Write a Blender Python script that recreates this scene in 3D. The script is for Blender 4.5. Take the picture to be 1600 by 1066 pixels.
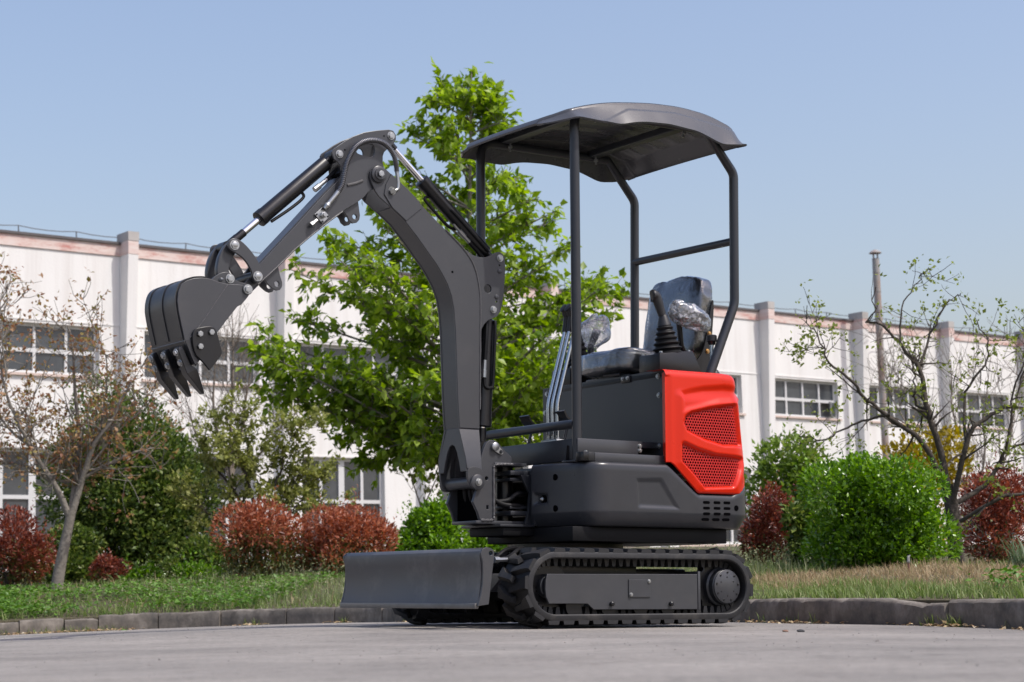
import bpy, bmesh, math, random
import numpy as np
from mathutils import Vector, Matrix, noise as mnoise

random.seed(7)
rng = np.random.default_rng(7)
scene = bpy.context.scene
for o in list(bpy.data.objects):
    bpy.data.objects.remove(o)
C = scene.collection
R = math.radians

# ------------------------------------------------------------------ camera
PITCH, ROLL, CAM_H = R(7.758), R(-1.486), 0.1086
cam_data = bpy.data.cameras.new('camera')
cam_data.sensor_width = 36.0
cam_data.lens = 2968.5 * 36.0 / 1600.0
cam_data.clip_start = 0.05
cam_data.clip_end = 6000
cam_data.dof.use_dof = True
cam_data.dof.focus_distance = 7.25
cam_data.dof.aperture_fstop = 7.5
cam_data.dof.aperture_blades = 9
cam = bpy.data.objects.new('camera', cam_data)
C.objects.link(cam)
F = Vector((0, math.cos(PITCH), math.sin(PITCH)))
U0 = Vector((0, -math.sin(PITCH), math.cos(PITCH)))
X0 = Vector((1, 0, 0))
cr = X0 * math.cos(ROLL) + U0 * math.sin(ROLL)
cu = U0 * math.cos(ROLL) - X0 * math.sin(ROLL)
m = Matrix((cr, cu, -F)).transposed().to_4x4()
m.translation = (0, 0, CAM_H)
cam.matrix_world = m
scene.camera = cam

# ------------------------------------------------------------------ sky and sun
SUN_EL, SUN_AZ = R(56), math.atan2(0.89, -0.455)      # azimuth measured from +Y towards +X
world = bpy.data.worlds.new('World')
scene.world = world
world.use_nodes = True
wn = world.node_tree
bg = wn.nodes['Background']
sky = wn.nodes.new('ShaderNodeTexSky')
sky.sky_type = 'NISHITA'
sky.sun_disc = False
sky.sun_elevation = SUN_EL
sky.sun_rotation = SUN_AZ
sky.altitude = 50
sky.air_density = 1.45
sky.dust_density = 3.4
sky.ozone_density = 3.2
tint = wn.nodes.new('ShaderNodeMix')          # white balance of the whole sky
tint.data_type = 'RGBA'
tint.blend_type = 'MULTIPLY'
tint.inputs[0].default_value = 1.0
tint.inputs[7].default_value = (1.048, .942, .972, 1)
wn.links.new(sky.outputs[0], tint.inputs[6])
wn.links.new(tint.outputs[2], bg.inputs[0])
bg.inputs[1].default_value = 0.145
sun_data = bpy.data.lights.new('sun', 'SUN')
sun_data.energy = 2.7
sun_data.angle = R(0.53)
sun_data.color = (1.0, 0.978, 0.915)
sun = bpy.data.objects.new('sun', sun_data)
C.objects.link(sun)
sd = Vector((math.sin(SUN_AZ) * math.cos(SUN_EL), math.cos(SUN_AZ) * math.cos(SUN_EL), math.sin(SUN_EL)))
sun.rotation_euler = sd.to_track_quat('Z', 'Y').to_euler()
sun.location = sd * 30

scene.render.engine = 'CYCLES'
scene.view_settings.view_transform = 'Standard'
scene.view_settings.look = 'None'
scene.view_settings.exposure = 0.35
scene.view_settings.gamma = 1.0
scene.view_settings.use_curve_mapping = False
scene.cycles.use_denoising = True
scene.cycles.max_bounces = 8
scene.cycles.transparent_max_bounces = 12
scene.cycles.sample_clamp_indirect = 6

# ------------------------------------------------------------------ helpers
def link(o, parent=None):
    C.objects.link(o)
    if parent is not None:
        o.parent = parent
    return o

def tag(o, label=None, cat=None, group=None, kind=None):
    if label: o['label'] = label
    if cat: o['category'] = cat
    if group: o['group'] = group
    if kind: o['kind'] = kind
    return o

def empty(name, loc=(0, 0, 0)):
    o = bpy.data.objects.new(name, None)
    o.location = loc
    o.empty_display_size = 0.2
    return link(o)

def finish(me, mats, angle=35):
    if not isinstance(mats, (list, tuple)):
        mats = [mats]
    for mm in mats:
        me.materials.append(mm)
    if angle is None:
        return
    if angle <= 0:
        return
    me.shade_smooth()
    me.set_sharp_from_angle(angle=R(angle))

def mesh(name, verts, faces, mats, parent=None, angle=35, mat_idx=None):
    me = bpy.data.meshes.new(name)
    me.from_pydata([tuple(v) for v in verts], [], [tuple(f) for f in faces])
    me.update()
    if mat_idx is not None:
        finish(me, mats, None)
        me.polygons.foreach_set('material_index', mat_idx)
        me.shade_smooth()
        me.set_sharp_from_angle(angle=R(angle))
    else:
        finish(me, mats, angle)
    return link(bpy.data.objects.new(name, me), parent)

def from_bm(name, bm, mats, parent=None, angle=35):
    bmesh.ops.recalc_face_normals(bm, faces=bm.faces)
    me = bpy.data.meshes.new(name)
    bm.to_mesh(me)
    bm.free()
    finish(me, mats, angle)
    return link(bpy.data.objects.new(name, me), parent)

def bm_box(bm, x0, x1, y0, y1, z0, z1, bevel=0.0, mat=None):
    r = bmesh.ops.create_cube(bm, size=1.0)
    vs = r['verts']
    for v in vs:
        v.co = Vector(((x0 + x1) / 2 + v.co.x * (x1 - x0), (y0 + y1) / 2 + v.co.y * (y1 - y0), (z0 + z1) / 2 + v.co.z * (z1 - z0)))
        if mat: v.co = mat @ v.co
    if bevel > 0:
        es = list({e for v in vs for e in v.link_edges})
        bmesh.ops.bevel(bm, geom=es, offset=bevel, segments=2, affect='EDGES', profile=0.5)
    return bm

def box(name, x0, x1, y0, y1, z0, z1, mat, parent=None, bevel=0.004, m=None):
    bm = bmesh.new()
    bm_box(bm, min(x0, x1), max(x0, x1), min(y0, y1), max(y0, y1), min(z0, z1), max(z0, z1), bevel, m)
    return from_bm(name, bm, mat, parent)

def plate_mesh(name, outline, thick, holes=(), bevel=0.0015):
    """a flat plate cut from (x, z) outlines, standing in the xz plane, centred on y = 0"""
    cu_ = bpy.data.curves.new(name, 'CURVE')
    cu_.dimensions = '2D'
    cu_.fill_mode = 'BOTH'
    for poly in [outline] + list(holes):
        sp = cu_.splines.new('POLY')
        sp.points.add(len(poly) - 1)
        for p, q in zip(sp.points, poly):
            p.co = (q[0], q[1], 0, 1)
        sp.use_cyclic_u = True
    cu_.extrude = max(thick / 2 - bevel, 1e-4)
    cu_.bevel_depth = bevel
    cu_.bevel_resolution = 1
    cu_.offset = -bevel
    tmp = bpy.data.objects.new(name, cu_)
    C.objects.link(tmp)
    dg = bpy.context.evaluated_depsgraph_get()
    me = bpy.data.meshes.new_from_object(tmp.evaluated_get(dg))
    bpy.data.objects.remove(tmp)
    bpy.data.curves.remove(cu_)
    me.transform(Matrix.Rotation(R(90), 4, 'X'))
    me.name = name
    return me

def plate(name, outline, yc, thick, mat, parent=None, holes=(), bevel=0.0015, smooth=0):
    if smooth:
        outline = chaikin(outline, smooth)
    me = plate_mesh(name, outline, thick, holes, bevel)
    me.materials.clear()
    finish(me, mat, 30)
    me.transform(Matrix.Translation((0, yc, 0)))
    return link(bpy.data.objects.new(name, me), parent)

def chaikin(p, n=1):
    for _ in range(n):
        q = []
        for i in range(len(p)):
            a, b = p[i], p[(i + 1) % len(p)]
            q.append((a[0] * .75 + b[0] * .25, a[1] * .75 + b[1] * .25))
            q.append((a[0] * .25 + b[0] * .75, a[1] * .25 + b[1] * .75))
        p = q
    return p

def circle(cx, cz, r, n=16):
    return [(cx + r * math.cos(2 * math.pi * i / n), cz + r * math.sin(2 * math.pi * i / n)) for i in range(n)]

def spline(pts, n=6):
    """Catmull-Rom through 3-D points"""
    P = [np.array(p, float) for p in pts]
    P = [2 * P[0] - P[1]] + P + [2 * P[-1] - P[-2]]
    out = []
    for i in range(1, len(P) - 2):
        p0, p1, p2, p3 = P[i - 1:i + 3]
        for k in range(n):
            t = k / n
            out.append(0.5 * ((2 * p1) + (-p0 + p2) * t + (2 * p0 - 5 * p1 + 4 * p2 - p3) * t * t + (-p0 + 3 * p1 - 3 * p2 + p3) * t ** 3))
    out.append(P[-2])
    return out

def tube_geo(path, radii, n=12, caps=True):
    path = [Vector(p) for p in path]
    k = len(path)
    if not hasattr(radii, '__len__'):
        radii = [radii] * k
    tang = []
    for i in range(k):
        t = path[min(i + 1, k - 1)] - path[max(i - 1, 0)]
        tang.append(t.normalized() if t.length > 1e-9 else Vector((0, 0, 1)))
    a = tang[0].orthogonal().normalized()
    verts, faces = [], []
    for i in range(k):
        a = (a - tang[i] * a.dot(tang[i])).normalized()
        b = tang[i].cross(a)
        for j in range(n):
            th = 2 * math.pi * j / n
            verts.append(path[i] + (a * math.cos(th) + b * math.sin(th)) * radii[i])
    for i in range(k - 1):
        for j in range(n):
            j2 = (j + 1) % n
            faces.append((i * n + j, i * n + j2, (i + 1) * n + j2, (i + 1) * n + j))
    if caps:
        faces.append(tuple(range(n - 1, -1, -1)))
        faces.append(tuple((k - 1) * n + j for j in range(n)))
    return verts, faces

def tube(name, path, r, mat, parent=None, n=14, caps=True, angle=40):
    v, f = tube_geo(path, r, n, caps)
    return mesh(name, v, f, mat, parent, angle)

def fillet(pts, rad, n=6):
    """round the inner corners of a polyline"""
    P = [Vector(p) for p in pts]
    out = [P[0]]
    for i in range(1, len(P) - 1):
        a, b = (P[i - 1] - P[i]), (P[i + 1] - P[i])
        d = min(rad, a.length * .49, b.length * .49)
        s, e = P[i] + a.normalized() * d, P[i] + b.normalized() * d
        for k in range(n + 1):
            t = k / n
            out.append(s * (1 - t) ** 2 + P[i] * 2 * t * (1 - t) + e * t * t)
    out.append(P[-1])
    return out

_bolt = {}
def bolt(pos, axis, r, h, mat, parent, washer=True, name='bolt'):
    """hexagon bolt head on a washer, axis pointing out of the surface"""
    key = (round(r, 4), round(h, 4), mat.name, washer)
    if key not in _bolt:
        bm = bmesh.new()
        if washer:
            bmesh.ops.create_cone(bm, cap_ends=True, segments=16, radius1=r * 1.35, radius2=r * 1.3, depth=h * .3, matrix=Matrix.Translation((0, 0, h * .15)))
        bmesh.ops.create_cone(bm, cap_ends=True, segments=6, radius1=r, radius2=r, depth=h * .75, matrix=Matrix.Translation((0, 0, h * .6)))
        bmesh.ops.create_cone(bm, cap_ends=True, segments=12, radius1=r * .82, radius2=r * .7, depth=h * .12, matrix=Matrix.Translation((0, 0, h * 1.0)))
        me = bpy.data.meshes.new('bolt')
        bm.to_mesh(me)
        bm.free()
        finish(me, mat, 30)
        _bolt[key] = me
    o = bpy.data.objects.new(name, _bolt[key])
    q = Vector(axis).to_track_quat('Z', 'Y')
    o.matrix_local = Matrix.Translation(pos) @ q.to_matrix().to_4x4() @ Matrix.Rotation(random.uniform(0, 1), 4, 'Z')
    return link(o, parent)

def pin(name, x, z, y0, y1, r, mat, parent, n=18):
    return tube(name, [(x, y0, z), (x, y1, z)], r, mat, parent, n)

# ------------------------------------------------------------------ materials
def new_mat(name):
    mm = bpy.data.materials.new(name)
    mm.use_nodes = True
    nt = mm.node_tree
    return mm, nt, nt.nodes['Principled BSDF']

def N(nt, kind, **kw):
    n = nt.nodes.new(kind)
    for k, v in kw.items():
        if k in n.inputs.keys():
            n.inputs[k].default_value = v
        else:
            setattr(n, k, v)
    return n

def simple(name, col, rough=.5, metal=0.0, var=.12, scale=8., bump=0.0, bscale=200., coat=0.0, spec=.5, rvar=.1, coords='Object', bdist=.002):
    """principled with blotchy colour variation, roughness variation and a fine bump"""
    mm, nt, p = new_mat(name)
    tc = N(nt, 'ShaderNodeTexCoord')
    no = N(nt, 'ShaderNodeTexNoise', Scale=scale, Detail=6.0, Roughness=.6)
    nt.links.new(tc.outputs[coords], no.inputs['Vector'])
    mix = N(nt, 'ShaderNodeMix', data_type='RGBA')
    c0 = [max(0, c * (1 - var)) for c in col] + [1]
    c1 = [min(1, c * (1 + var)) for c in col] + [1]
    mix.inputs[6].default_value = c0
    mix.inputs[7].default_value = c1
    nt.links.new(no.outputs[0], mix.inputs[0])
    nt.links.new(mix.outputs[2], p.inputs['Base Color'])
    mr = N(nt, 'ShaderNodeMapRange')
    mr.inputs[3].default_value = max(.02, rough - rvar)
    mr.inputs[4].default_value = min(1, rough + rvar)
    nt.links.new(no.outputs[0], mr.inputs[0])
    nt.links.new(mr.outputs[0], p.inputs['Roughness'])
    p.inputs['Metallic'].default_value = metal
    p.inputs['Specular IOR Level'].default_value = spec
    if coat:
        p.inputs['Coat Weight'].default_value = coat
        p.inputs['Coat Roughness'].default_value = .12
    if bump:
        n2 = N(nt, 'ShaderNodeTexNoise', Scale=bscale, Detail=3.0)
        nt.links.new(tc.outputs[coords], n2.inputs['Vector'])
        bp = N(nt, 'ShaderNodeBump', Strength=bump, Distance=bdist)
        nt.links.new(n2.outputs[0], bp.inputs['Height'])
        nt.links.new(bp.outputs[0], p.inputs['Normal'])
    return mm

def dusty(name, col, dust=(.32, .29, .25), amount=.25, **kw):
    """paint with a thin film of dust gathered in blotches"""
    mm = simple(name, col, **kw)
    nt = mm.node_tree
    p = nt.nodes['Principled BSDF']
    src = p.inputs['Base Color'].links[0].from_socket
    tc = N(nt, 'ShaderNodeTexCoord')
    n1 = N(nt, 'ShaderNodeTexNoise', Scale=5.0, Detail=9.0, Roughness=.72)
    nt.links.new(tc.outputs['Object'], n1.inputs['Vector'])
    rp = N(nt, 'ShaderNodeMapRange')
    rp.inputs[1].default_value = .5
    rp.inputs[2].default_value = .78
    rp.inputs[4].default_value = amount
    nt.links.new(n1.outputs[0], rp.inputs[0])
    mx = N(nt, 'ShaderNodeMix', data_type='RGBA')
    mx.inputs[7].default_value = (*dust, 1)
    nt.links.new(rp.outputs[0], mx.inputs[0])
    nt.links.new(src, mx.inputs[6])
    nt.links.new(mx.outputs[2], p.inputs['Base Color'])
    return mm

M_GREY = dusty('grey_paint', (.047, .0485, .054), amount=.05, rough=.33, var=.06, scale=14, bump=.08, bscale=900, bdist=.0006)
M_DARK = dusty('charcoal_paint', (.023, .025, .030), amount=.025, rough=.34, var=.06, scale=10, bump=.06, bscale=900, bdist=.0006)
M_SKIRT = dusty('skirt_paint', (.030, .0315, .037), amount=.03, rough=.32, var=.05, scale=9, bump=.06, bscale=800, bdist=.0006)
M_ROOF = dusty('roof_plastic', (.078, .079, .086), amount=.02, rough=.27, var=.06, scale=7, bump=.05, bscale=600, bdist=.0006)
M_BLACK = simple('black_paint', (.0065, .0065, .008), rough=.30, var=.15, scale=20, bump=.04, bscale=600, bdist=.0006)
M_VOID = simple('unlit_inside', (.003, .003, .0035), rough=1.0, var=.1, spec=0.0)  # shade painted near black for holes and hollows; also the grille's black backing
M_RUBBER = dusty('track_rubber', (.014, .014, .0155), dust=(.13, .118, .10), amount=.55, rough=.58, var=.2, scale=25, bump=.2, bscale=300, bdist=.001)
M_HOSE = simple('hose_rubber', (.006, .006, .007), rough=.55, var=.2, spec=.25)
M_CHASSIS = simple('chassis_black', (.005, .005, .006), rough=.6, var=.2, spec=.2)
M_ZINC = simple('zinc_bolt', (.40, .41, .41), rough=.36, metal=.9, var=.12, scale=90)
M_CHROME = simple('chrome_rod', (.80, .80, .82), rough=.13, metal=1.0, var=.03, rvar=.05)
M_STEEL = simple('plated_lever', (.50, .54, .58), rough=.24, metal=1.0, var=.02, scale=3, rvar=.02)
M_RED = simple('red_gelcoat', (.62, .018, .003), rough=.30, var=.03, scale=5, bump=.03, bscale=500, bdist=.0006, coat=.12, spec=.32)
M_REDDK = simple('red_grille', (.52, .012, .009), rough=.45, var=.15, scale=60)
M_SEAT = simple('seat_vinyl', (.022, .023, .026), rough=.42, var=.15, scale=30, bump=.1, bscale=500, bdist=.0006)
M_GRIP = simple('black_plastic', (.013, .013, .014), rough=.45, var=.15, scale=40)
M_WELD = simple('weld_bead', (.085, .083, .086), rough=.34, var=.25, scale=120, bump=.5, bscale=260, bdist=.002)

def film(name, haze, rough=.08, col=(.8, .83, .86), bscale=26., bstr=.6, gloss=1.0, cloud=.8):
    """thin packing film: clear with a milky haze in its creases, mirror-like where seen at a slant"""
    mm, nt, p = new_mat(name)
    nt.nodes.remove(p)
    out = nt.nodes['Material Output']
    tc = N(nt, 'ShaderNodeTexCoord')
    n1 = N(nt, 'ShaderNodeTexNoise', Scale=bscale, Detail=6.0, Distortion=1.6, Roughness=.6)
    nt.links.new(tc.outputs['Object'], n1.inputs['Vector'])
    bp = N(nt, 'ShaderNodeBump', Strength=bstr, Distance=.01)
    nt.links.new(n1.outputs[0], bp.inputs['Height'])
    fr = N(nt, 'ShaderNodeFresnel', IOR=1.55)
    nt.links.new(bp.outputs[0], fr.inputs['Normal'])
    fm = N(nt, 'ShaderNodeMath', operation='MULTIPLY_ADD')
    fm.inputs[1].default_value = 1.6 * gloss
    fm.inputs[2].default_value = .03
    fm.use_clamp = True
    nt.links.new(fr.outputs[0], fm.inputs[0])
    gl = N(nt, 'ShaderNodeBsdfGlossy', Roughness=rough)
    gl.inputs['Color'].default_value = (.95, .97, 1, 1)
    nt.links.new(bp.outputs[0], gl.inputs['Normal'])
    di = N(nt, 'ShaderNodeBsdfDiffuse')
    di.inputs['Color'].default_value = (*col, 1)
    tl = N(nt, 'ShaderNodeBsdfTranslucent')
    tl.inputs['Color'].default_value = (*col, 1)
    dt = N(nt, 'ShaderNodeMixShader')
    dt.inputs[0].default_value = .4
    nt.links.new(di.outputs[0], dt.inputs[1])
    nt.links.new(tl.outputs[0], dt.inputs[2])
    tr = N(nt, 'ShaderNodeBsdfTransparent')
    rp = N(nt, 'ShaderNodeMapRange')
    rp.inputs[1].default_value = .45
    rp.inputs[2].default_value = .68
    rp.inputs[3].default_value = haze * (1 - cloud)
    rp.inputs[4].default_value = min(1, haze * (1 + cloud))
    nt.links.new(n1.outputs[0], rp.inputs[0])
    m1 = N(nt, 'ShaderNodeMixShader')
    nt.links.new(rp.outputs[0], m1.inputs[0])
    nt.links.new(tr.outputs[0], m1.inputs[1])
    nt.links.new(dt.outputs[0], m1.inputs[2])
    m2 = N(nt, 'ShaderNodeMixShader')
    nt.links.new(fm.outputs[0], m2.inputs[0])
    nt.links.new(m1.outputs[0], m2.inputs[1])
    nt.links.new(gl.outputs[0], m2.inputs[2])
    nt.links.new(m2.outputs[0], out.inputs[0])
    return mm

M_FILM = film('clear_film', .10, rough=.10, col=(.62, .68, .76), bscale=14, bstr=.5, gloss=1.3)
M_BUBBLE = film('bubble_wrap', .34, rough=.12, col=(.92, .93, .95), bscale=30, bstr=.6, gloss=1.3, cloud=.7)

# ------------------------------------------------------------------ terrain
class Surface:
    """thin-plate surface through surveyed heights"""
    def __init__(s, pts):
        P = np.array(pts, float)
        s.xy = P[:, :2]
        n = len(P)
        K = s.k(s.xy, s.xy) + np.eye(n) * 1e-3
        Q = np.c_[np.ones(n), s.xy]
        A = np.block([[K, Q], [Q.T, np.zeros((3, 3))]])
        s.w = np.linalg.solve(A, np.r_[P[:, 2], 0, 0, 0])
    @staticmethod
    def k(a, b):
        r2 = ((a[:, None] - b[None]) ** 2).sum(-1)
        return .5 * r2 * np.log(r2 + 1e-12)
    def __call__(s, xy):
        xy = np.atleast_2d(np.asarray(xy, float))
        return s.k(xy, s.xy) @ s.w[:-3] + np.c_[np.ones(len(xy)), xy] @ s.w[-3:]

# foot of the kerb, from the left end round behind the machine to the right
KERB = [(-16.0, 11.2, -.09), (-9.0, 12.3, -.08), (-6.0, 12.8, -.07), (-4.098, 13.2, -.059), (-3.625, 13.4, -.045), (-2.987, 13.62, -.035), (-2.228, 13.6, -.024),
        (-1.233, 13.1, -.016), (-.787, 12.6, -.016), (.313, 10.6, -.018), (1.074, 8.8, -.023), (1.253, 8.35, -.026),
        (1.588, 7.7, -.034), (1.862, 7.1, -.048), (2.05, 6.6, -.058), (2.5, 5.2, -.07), (3.3, 2.6, -.08), (4.4, -1.5, -.09), (6, -8, -.09)]
KH = .11
MACH = [(.02, 7.04, 0.0), (-.55, 7.86, .02), (.92, 7.66, -.02), (.36, 8.49, 0.0), (.19, 7.76, 0.0)]
road = Surface(KERB + MACH + [(0, 2.5, 0), (-1, 3, 0), (.6, 2.4, -.008), (1.28, 4.87, -.03), (-3, 6, -.015), (0, 0, 0), (-2, 0, -.005), (2, 0, -.03), (0, -6, 0), (-6, 0, -.03), (-8, 6, -.06), (-1.5, 10, .0)])

def road_z(x, y):
    xy = np.c_[np.ravel(x), np.ravel(y)]
    d = np.hypot(xy[:, 0], xy[:, 1] - 5)
    w = np.clip((22 - d) / 8, 0, 1)
    return road(xy) * w + -.09 * (1 - w)

M_ROAD, nt, p = new_mat('concrete_road')
tc = N(nt, 'ShaderNodeTexCoord')
n1 = N(nt, 'ShaderNodeTexNoise', Scale=.9, Detail=8.0, Roughness=.62)
n2 = N(nt, 'ShaderNodeTexNoise', Scale=55.0, Detail=5.0, Roughness=.75)
n3 = N(nt, 'ShaderNodeTexVoronoi', Scale=240.0)
n4 = N(nt, 'ShaderNodeTexNoise', Scale=13.0, Detail=8.0, Roughness=.78)
for n in (n1, n2, n3, n4):
    nt.links.new(tc.outputs['Object'], n.inputs['Vector'])
rp = N(nt, 'ShaderNodeValToRGB')
rp.color_ramp.elements[0].position = .32
rp.color_ramp.elements[0].color = (.212, .199, .185, 1)
rp.color_ramp.elements[1].position = .7
rp.color_ramp.elements[1].color = (.345, .32, .293, 1)
nt.links.new(n1.outputs[0], rp.inputs[0])
r2 = N(nt, 'ShaderNodeValToRGB')
r2.color_ramp.elements[0].position = .35
r2.color_ramp.elements[0].color = (.62, .62, .62, 1)
r2.color_ramp.elements[1].position = .62
r2.color_ramp.elements[1].color = (1.08, 1.07, 1.06, 1)
nt.links.new(n2.outputs[0], r2.inputs[0])
mx = N(nt, 'ShaderNodeMix', data_type='RGBA', blend_type='MULTIPLY')
mx.inputs[0].default_value = .8
nt.links.new(rp.outputs[0], mx.inputs[6])
nt.links.new(r2.outputs[0], mx.inputs[7])
r4 = N(nt, 'ShaderNodeValToRGB')
r4.color_ramp.elements[0].position = .30
r4.color_ramp.elements[0].color = (.42, .41, .40, 1)
r4.color_ramp.elements[1].position = .46
r4.color_ramp.elements[1].color = (1, 1, 1, 1)
nt.links.new(n4.outputs[0], r4.inputs[0])
mx2 = N(nt, 'ShaderNodeMix', data_type='RGBA', blend_type='MULTIPLY')
mx2.inputs[0].default_value = .85
nt.links.new(mx.outputs[2], mx2.inputs[6])
nt.links.new(r4.outputs[0], mx2.inputs[7])
mp5 = N(nt, 'ShaderNodeMapping')
mp5.inputs['Scale'].default_value = (.8, .9, 1)
nt.links.new(tc.outputs['Object'], mp5.inputs[0])
n5 = N(nt, 'ShaderNodeTexNoise', Scale=1.7, Detail=7.0, Roughness=.68, Distortion=.6)
nt.links.new(mp5.outputs[0], n5.inputs['Vector'])
r5 = N(nt, 'ShaderNodeValToRGB')
r5.color_ramp.elements[0].position = .36
r5.color_ramp.elements[0].color = (.70, .69, .68, 1)
r5.color_ramp.elements[1].position = .58
r5.color_ramp.elements[1].color = (1.06, 1.06, 1.05, 1)
nt.links.new(n5.outputs[0], r5.inputs[0])
mx3 = N(nt, 'ShaderNodeMix', data_type='RGBA', blend_type='MULTIPLY')
mx3.inputs[0].default_value = .4
nt.links.new(mx2.outputs[2], mx3.inputs[6])
nt.links.new(r5.outputs[0], mx3.inputs[7])
nt.links.new(mx3.outputs[2], p.inputs['Base Color'])
p.inputs['Roughness'].default_value = .9
p.inputs['Specular IOR Level'].default_value = .25
bp = N(nt, 'ShaderNodeBump', Strength=.45, Distance=.003)
ad = N(nt, 'ShaderNodeMath', operation='ADD')
nt.links.new(n2.outputs[0], ad.inputs[0])
nt.links.new(n3.outputs[0], ad.inputs[1])
nt.links.new(ad.outputs[0], bp.inputs['Height'])
nt.links.new(bp.outputs[0], p.inputs['Normal'])

def axis(lo, hi, fine_lo, fine_hi, step, grow=1.5):
    a = list(np.arange(fine_lo, fine_hi + 1e-6, step))
    s = step
    while a[-1] < hi:
        s *= grow
        a.append(min(hi, a[-1] + s))
    s = step
    while a[0] > lo:
        s *= grow
        a.insert(0, max(lo, a[0] - s))
    return np.array(a)

gx = axis(-2500, 2500, -8, 6, .2)
gy = axis(-2500, 3500, -2, 15, .2)
XX, YY = np.meshgrid(gx, gy)
ZZ = road_z(XX, YY).reshape(XX.shape)
w_, h_ = len(gx), len(gy)
idx = np.arange(w_ * h_).reshape(h_, w_)
faces = np.stack([idx[:-1, :-1], idx[:-1, 1:], idx[1:, 1:], idx[1:, :-1]], -1).reshape(-1, 4)
g = mesh('road', np.c_[XX.ravel(), YY.ravel(), ZZ.ravel()], faces.tolist(), M_ROAD, angle=60)
tag(g, kind='structure')

# ------------------------------------------------------------------ kerb stones
kp = np.array(spline(KERB, 24))
seg = np.hypot(*(np.diff(kp[:, :2], axis=0).T))
ks = np.r_[0, np.cumsum(seg)]
def kerb_at(s):
    return np.array([np.interp(s, ks, kp[:, i]) for i in range(3)])
def kerb_n(s):
    a, b = kerb_at(s - .05), kerb_at(s + .05)
    t = (b - a)[:2]
    t /= np.linalg.norm(t)
    return np.array([-t[1], t[0]])
def kerb_s(x, y):
    return ks[np.argmin((kp[:, 0] - x) ** 2 + (kp[:, 1] - y) ** 2)]

M_KERB = simple('kerb_concrete', (.155, .138, .118), rough=.92, var=.35, scale=6, bump=.5, bscale=60, bdist=.004, spec=.2)
nt = M_KERB.node_tree
p = nt.nodes['Principled BSDF']
src = p.inputs['Base Color'].links[0].from_socket
tc = N(nt, 'ShaderNodeTexCoord')
mp = N(nt, 'ShaderNodeMapping')
mp.inputs['Scale'].default_value = (5, 5, 4.0)
nt.links.new(tc.outputs['Object'], mp.inputs[0])
nz = N(nt, 'ShaderNodeTexNoise', Scale=1.6, Detail=7.0, Roughness=.7)
nt.links.new(mp.outputs[0], nz.inputs['Vector'])
cr_ = N(nt, 'ShaderNodeValToRGB')
cr_.color_ramp.elements[0].position = .30
cr_.color_ramp.elements[0].color = (.045, .045, .045, 1)
cr_.color_ramp.elements[1].position = .72
cr_.color_ramp.elements[1].color = (.33, .295, .255, 1)
e = cr_.color_ramp.elements.new(.5)
e.color = (.155, .137, .116, 1)
nt.links.new(nz.outputs[0], cr_.inputs[0])
mx = N(nt, 'ShaderNodeMix', data_type='RGBA')
mx.inputs[0].default_value = .72
nt.links.new(src, mx.inputs[6])
nt.links.new(cr_.outputs[0], mx.inputs[7])
nt.links.new(mx.outputs[2], p.inputs['Base Color'])

kerb = empty('kerb', (0, 0, 0))
tag(kerb, kind='structure')
joints = [kerb_s(*q) for q in [(-3.506, 13.457), (-3.224, 13.59), (-2.989, 13.699), (-2.577, 13.646), (-2.13, 13.552), (-1.643, 13.311), (-1.279, 13.124), (-.943, 12.779), (-.668, 12.412)]]
j2 = [kerb_s(*q) for q in [(1.196, 8.5), (1.675, 7.526), (1.749, 7.366)]]
js = list(np.arange(joints[0] - .42 * 26, joints[0] - .1, .42)) + joints + list(np.linspace(joints[-1], j2[0], 9)[1:-1]) + j2 + list(np.arange(j2[-1] + .9, j2[-1] + 9, .9))
for i in range(len(js) - 1):
    s0, s1 = js[i] + .004, js[i + 1] - .004
    near = j2[0] - .05 < js[i] < j2[0] + .05
    nseg = max(2, int((s1 - s0) / .035))
    rr = np.random.default_rng(100 + i)
    dz = rr.normal(0, .004) - (.012 if js[i] < joints[2] - .01 else 0)
    dn = rr.normal(0, .004)
    tw = rr.normal(0, .006)
    verts, fc = [], []
    hh = KH + dz
    wob = np.cumsum(rr.normal(0, .0014, nseg + 1))
    wob -= np.linspace(0, wob[-1], nseg + 1)
    prof = [(0.0, -.12), (-.001, .0), (-.002, .5), (.001, .88), (.010, .975), (.022, 1.0), (.075, 1.0), (.10, .97), (.10, -.12)]
    for k in range(nseg + 1):
        t = k / nseg
        s = s0 + (s1 - s0) * t
        b = kerb_at(s)
        n = kerb_n(s)
        edge = .004 if k in (0, nseg) else 0
        drop = wob[k]
        if near and t > .62:
            drop -= .016 * (min(1, (t - .62) / .2)) ** .8 + rr.uniform(0, .002)
        if rr.random() < .06:
            drop -= rr.uniform(.004, .012)
        for q, (dd, f) in enumerate(prof):
            z = b[2] + (f * (hh + drop) if f > 0 else f)
            if f >= .88:
                z -= edge * .6
            off = dd + dn + tw * (t - .5) + (rr.normal(0, .0012) if 0 < f else 0) + (edge * .4 if f > 0 and q < 6 else 0)
            verts.append((b[0] + n[0] * off, b[1] + n[1] * off, z))
    L = len(prof)
    for k in range(nseg):
        for q in range(L - 1):
            fc.append((k * L + q, (k + 1) * L + q, (k + 1) * L + q + 1, k * L + q + 1))
    fc.append(tuple(range(L)))
    fc.append(tuple(nseg * L + q for q in range(L - 1, -1, -1)))
    mesh('kerb_stone', verts, fc, M_KERB, kerb, 40)

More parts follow.
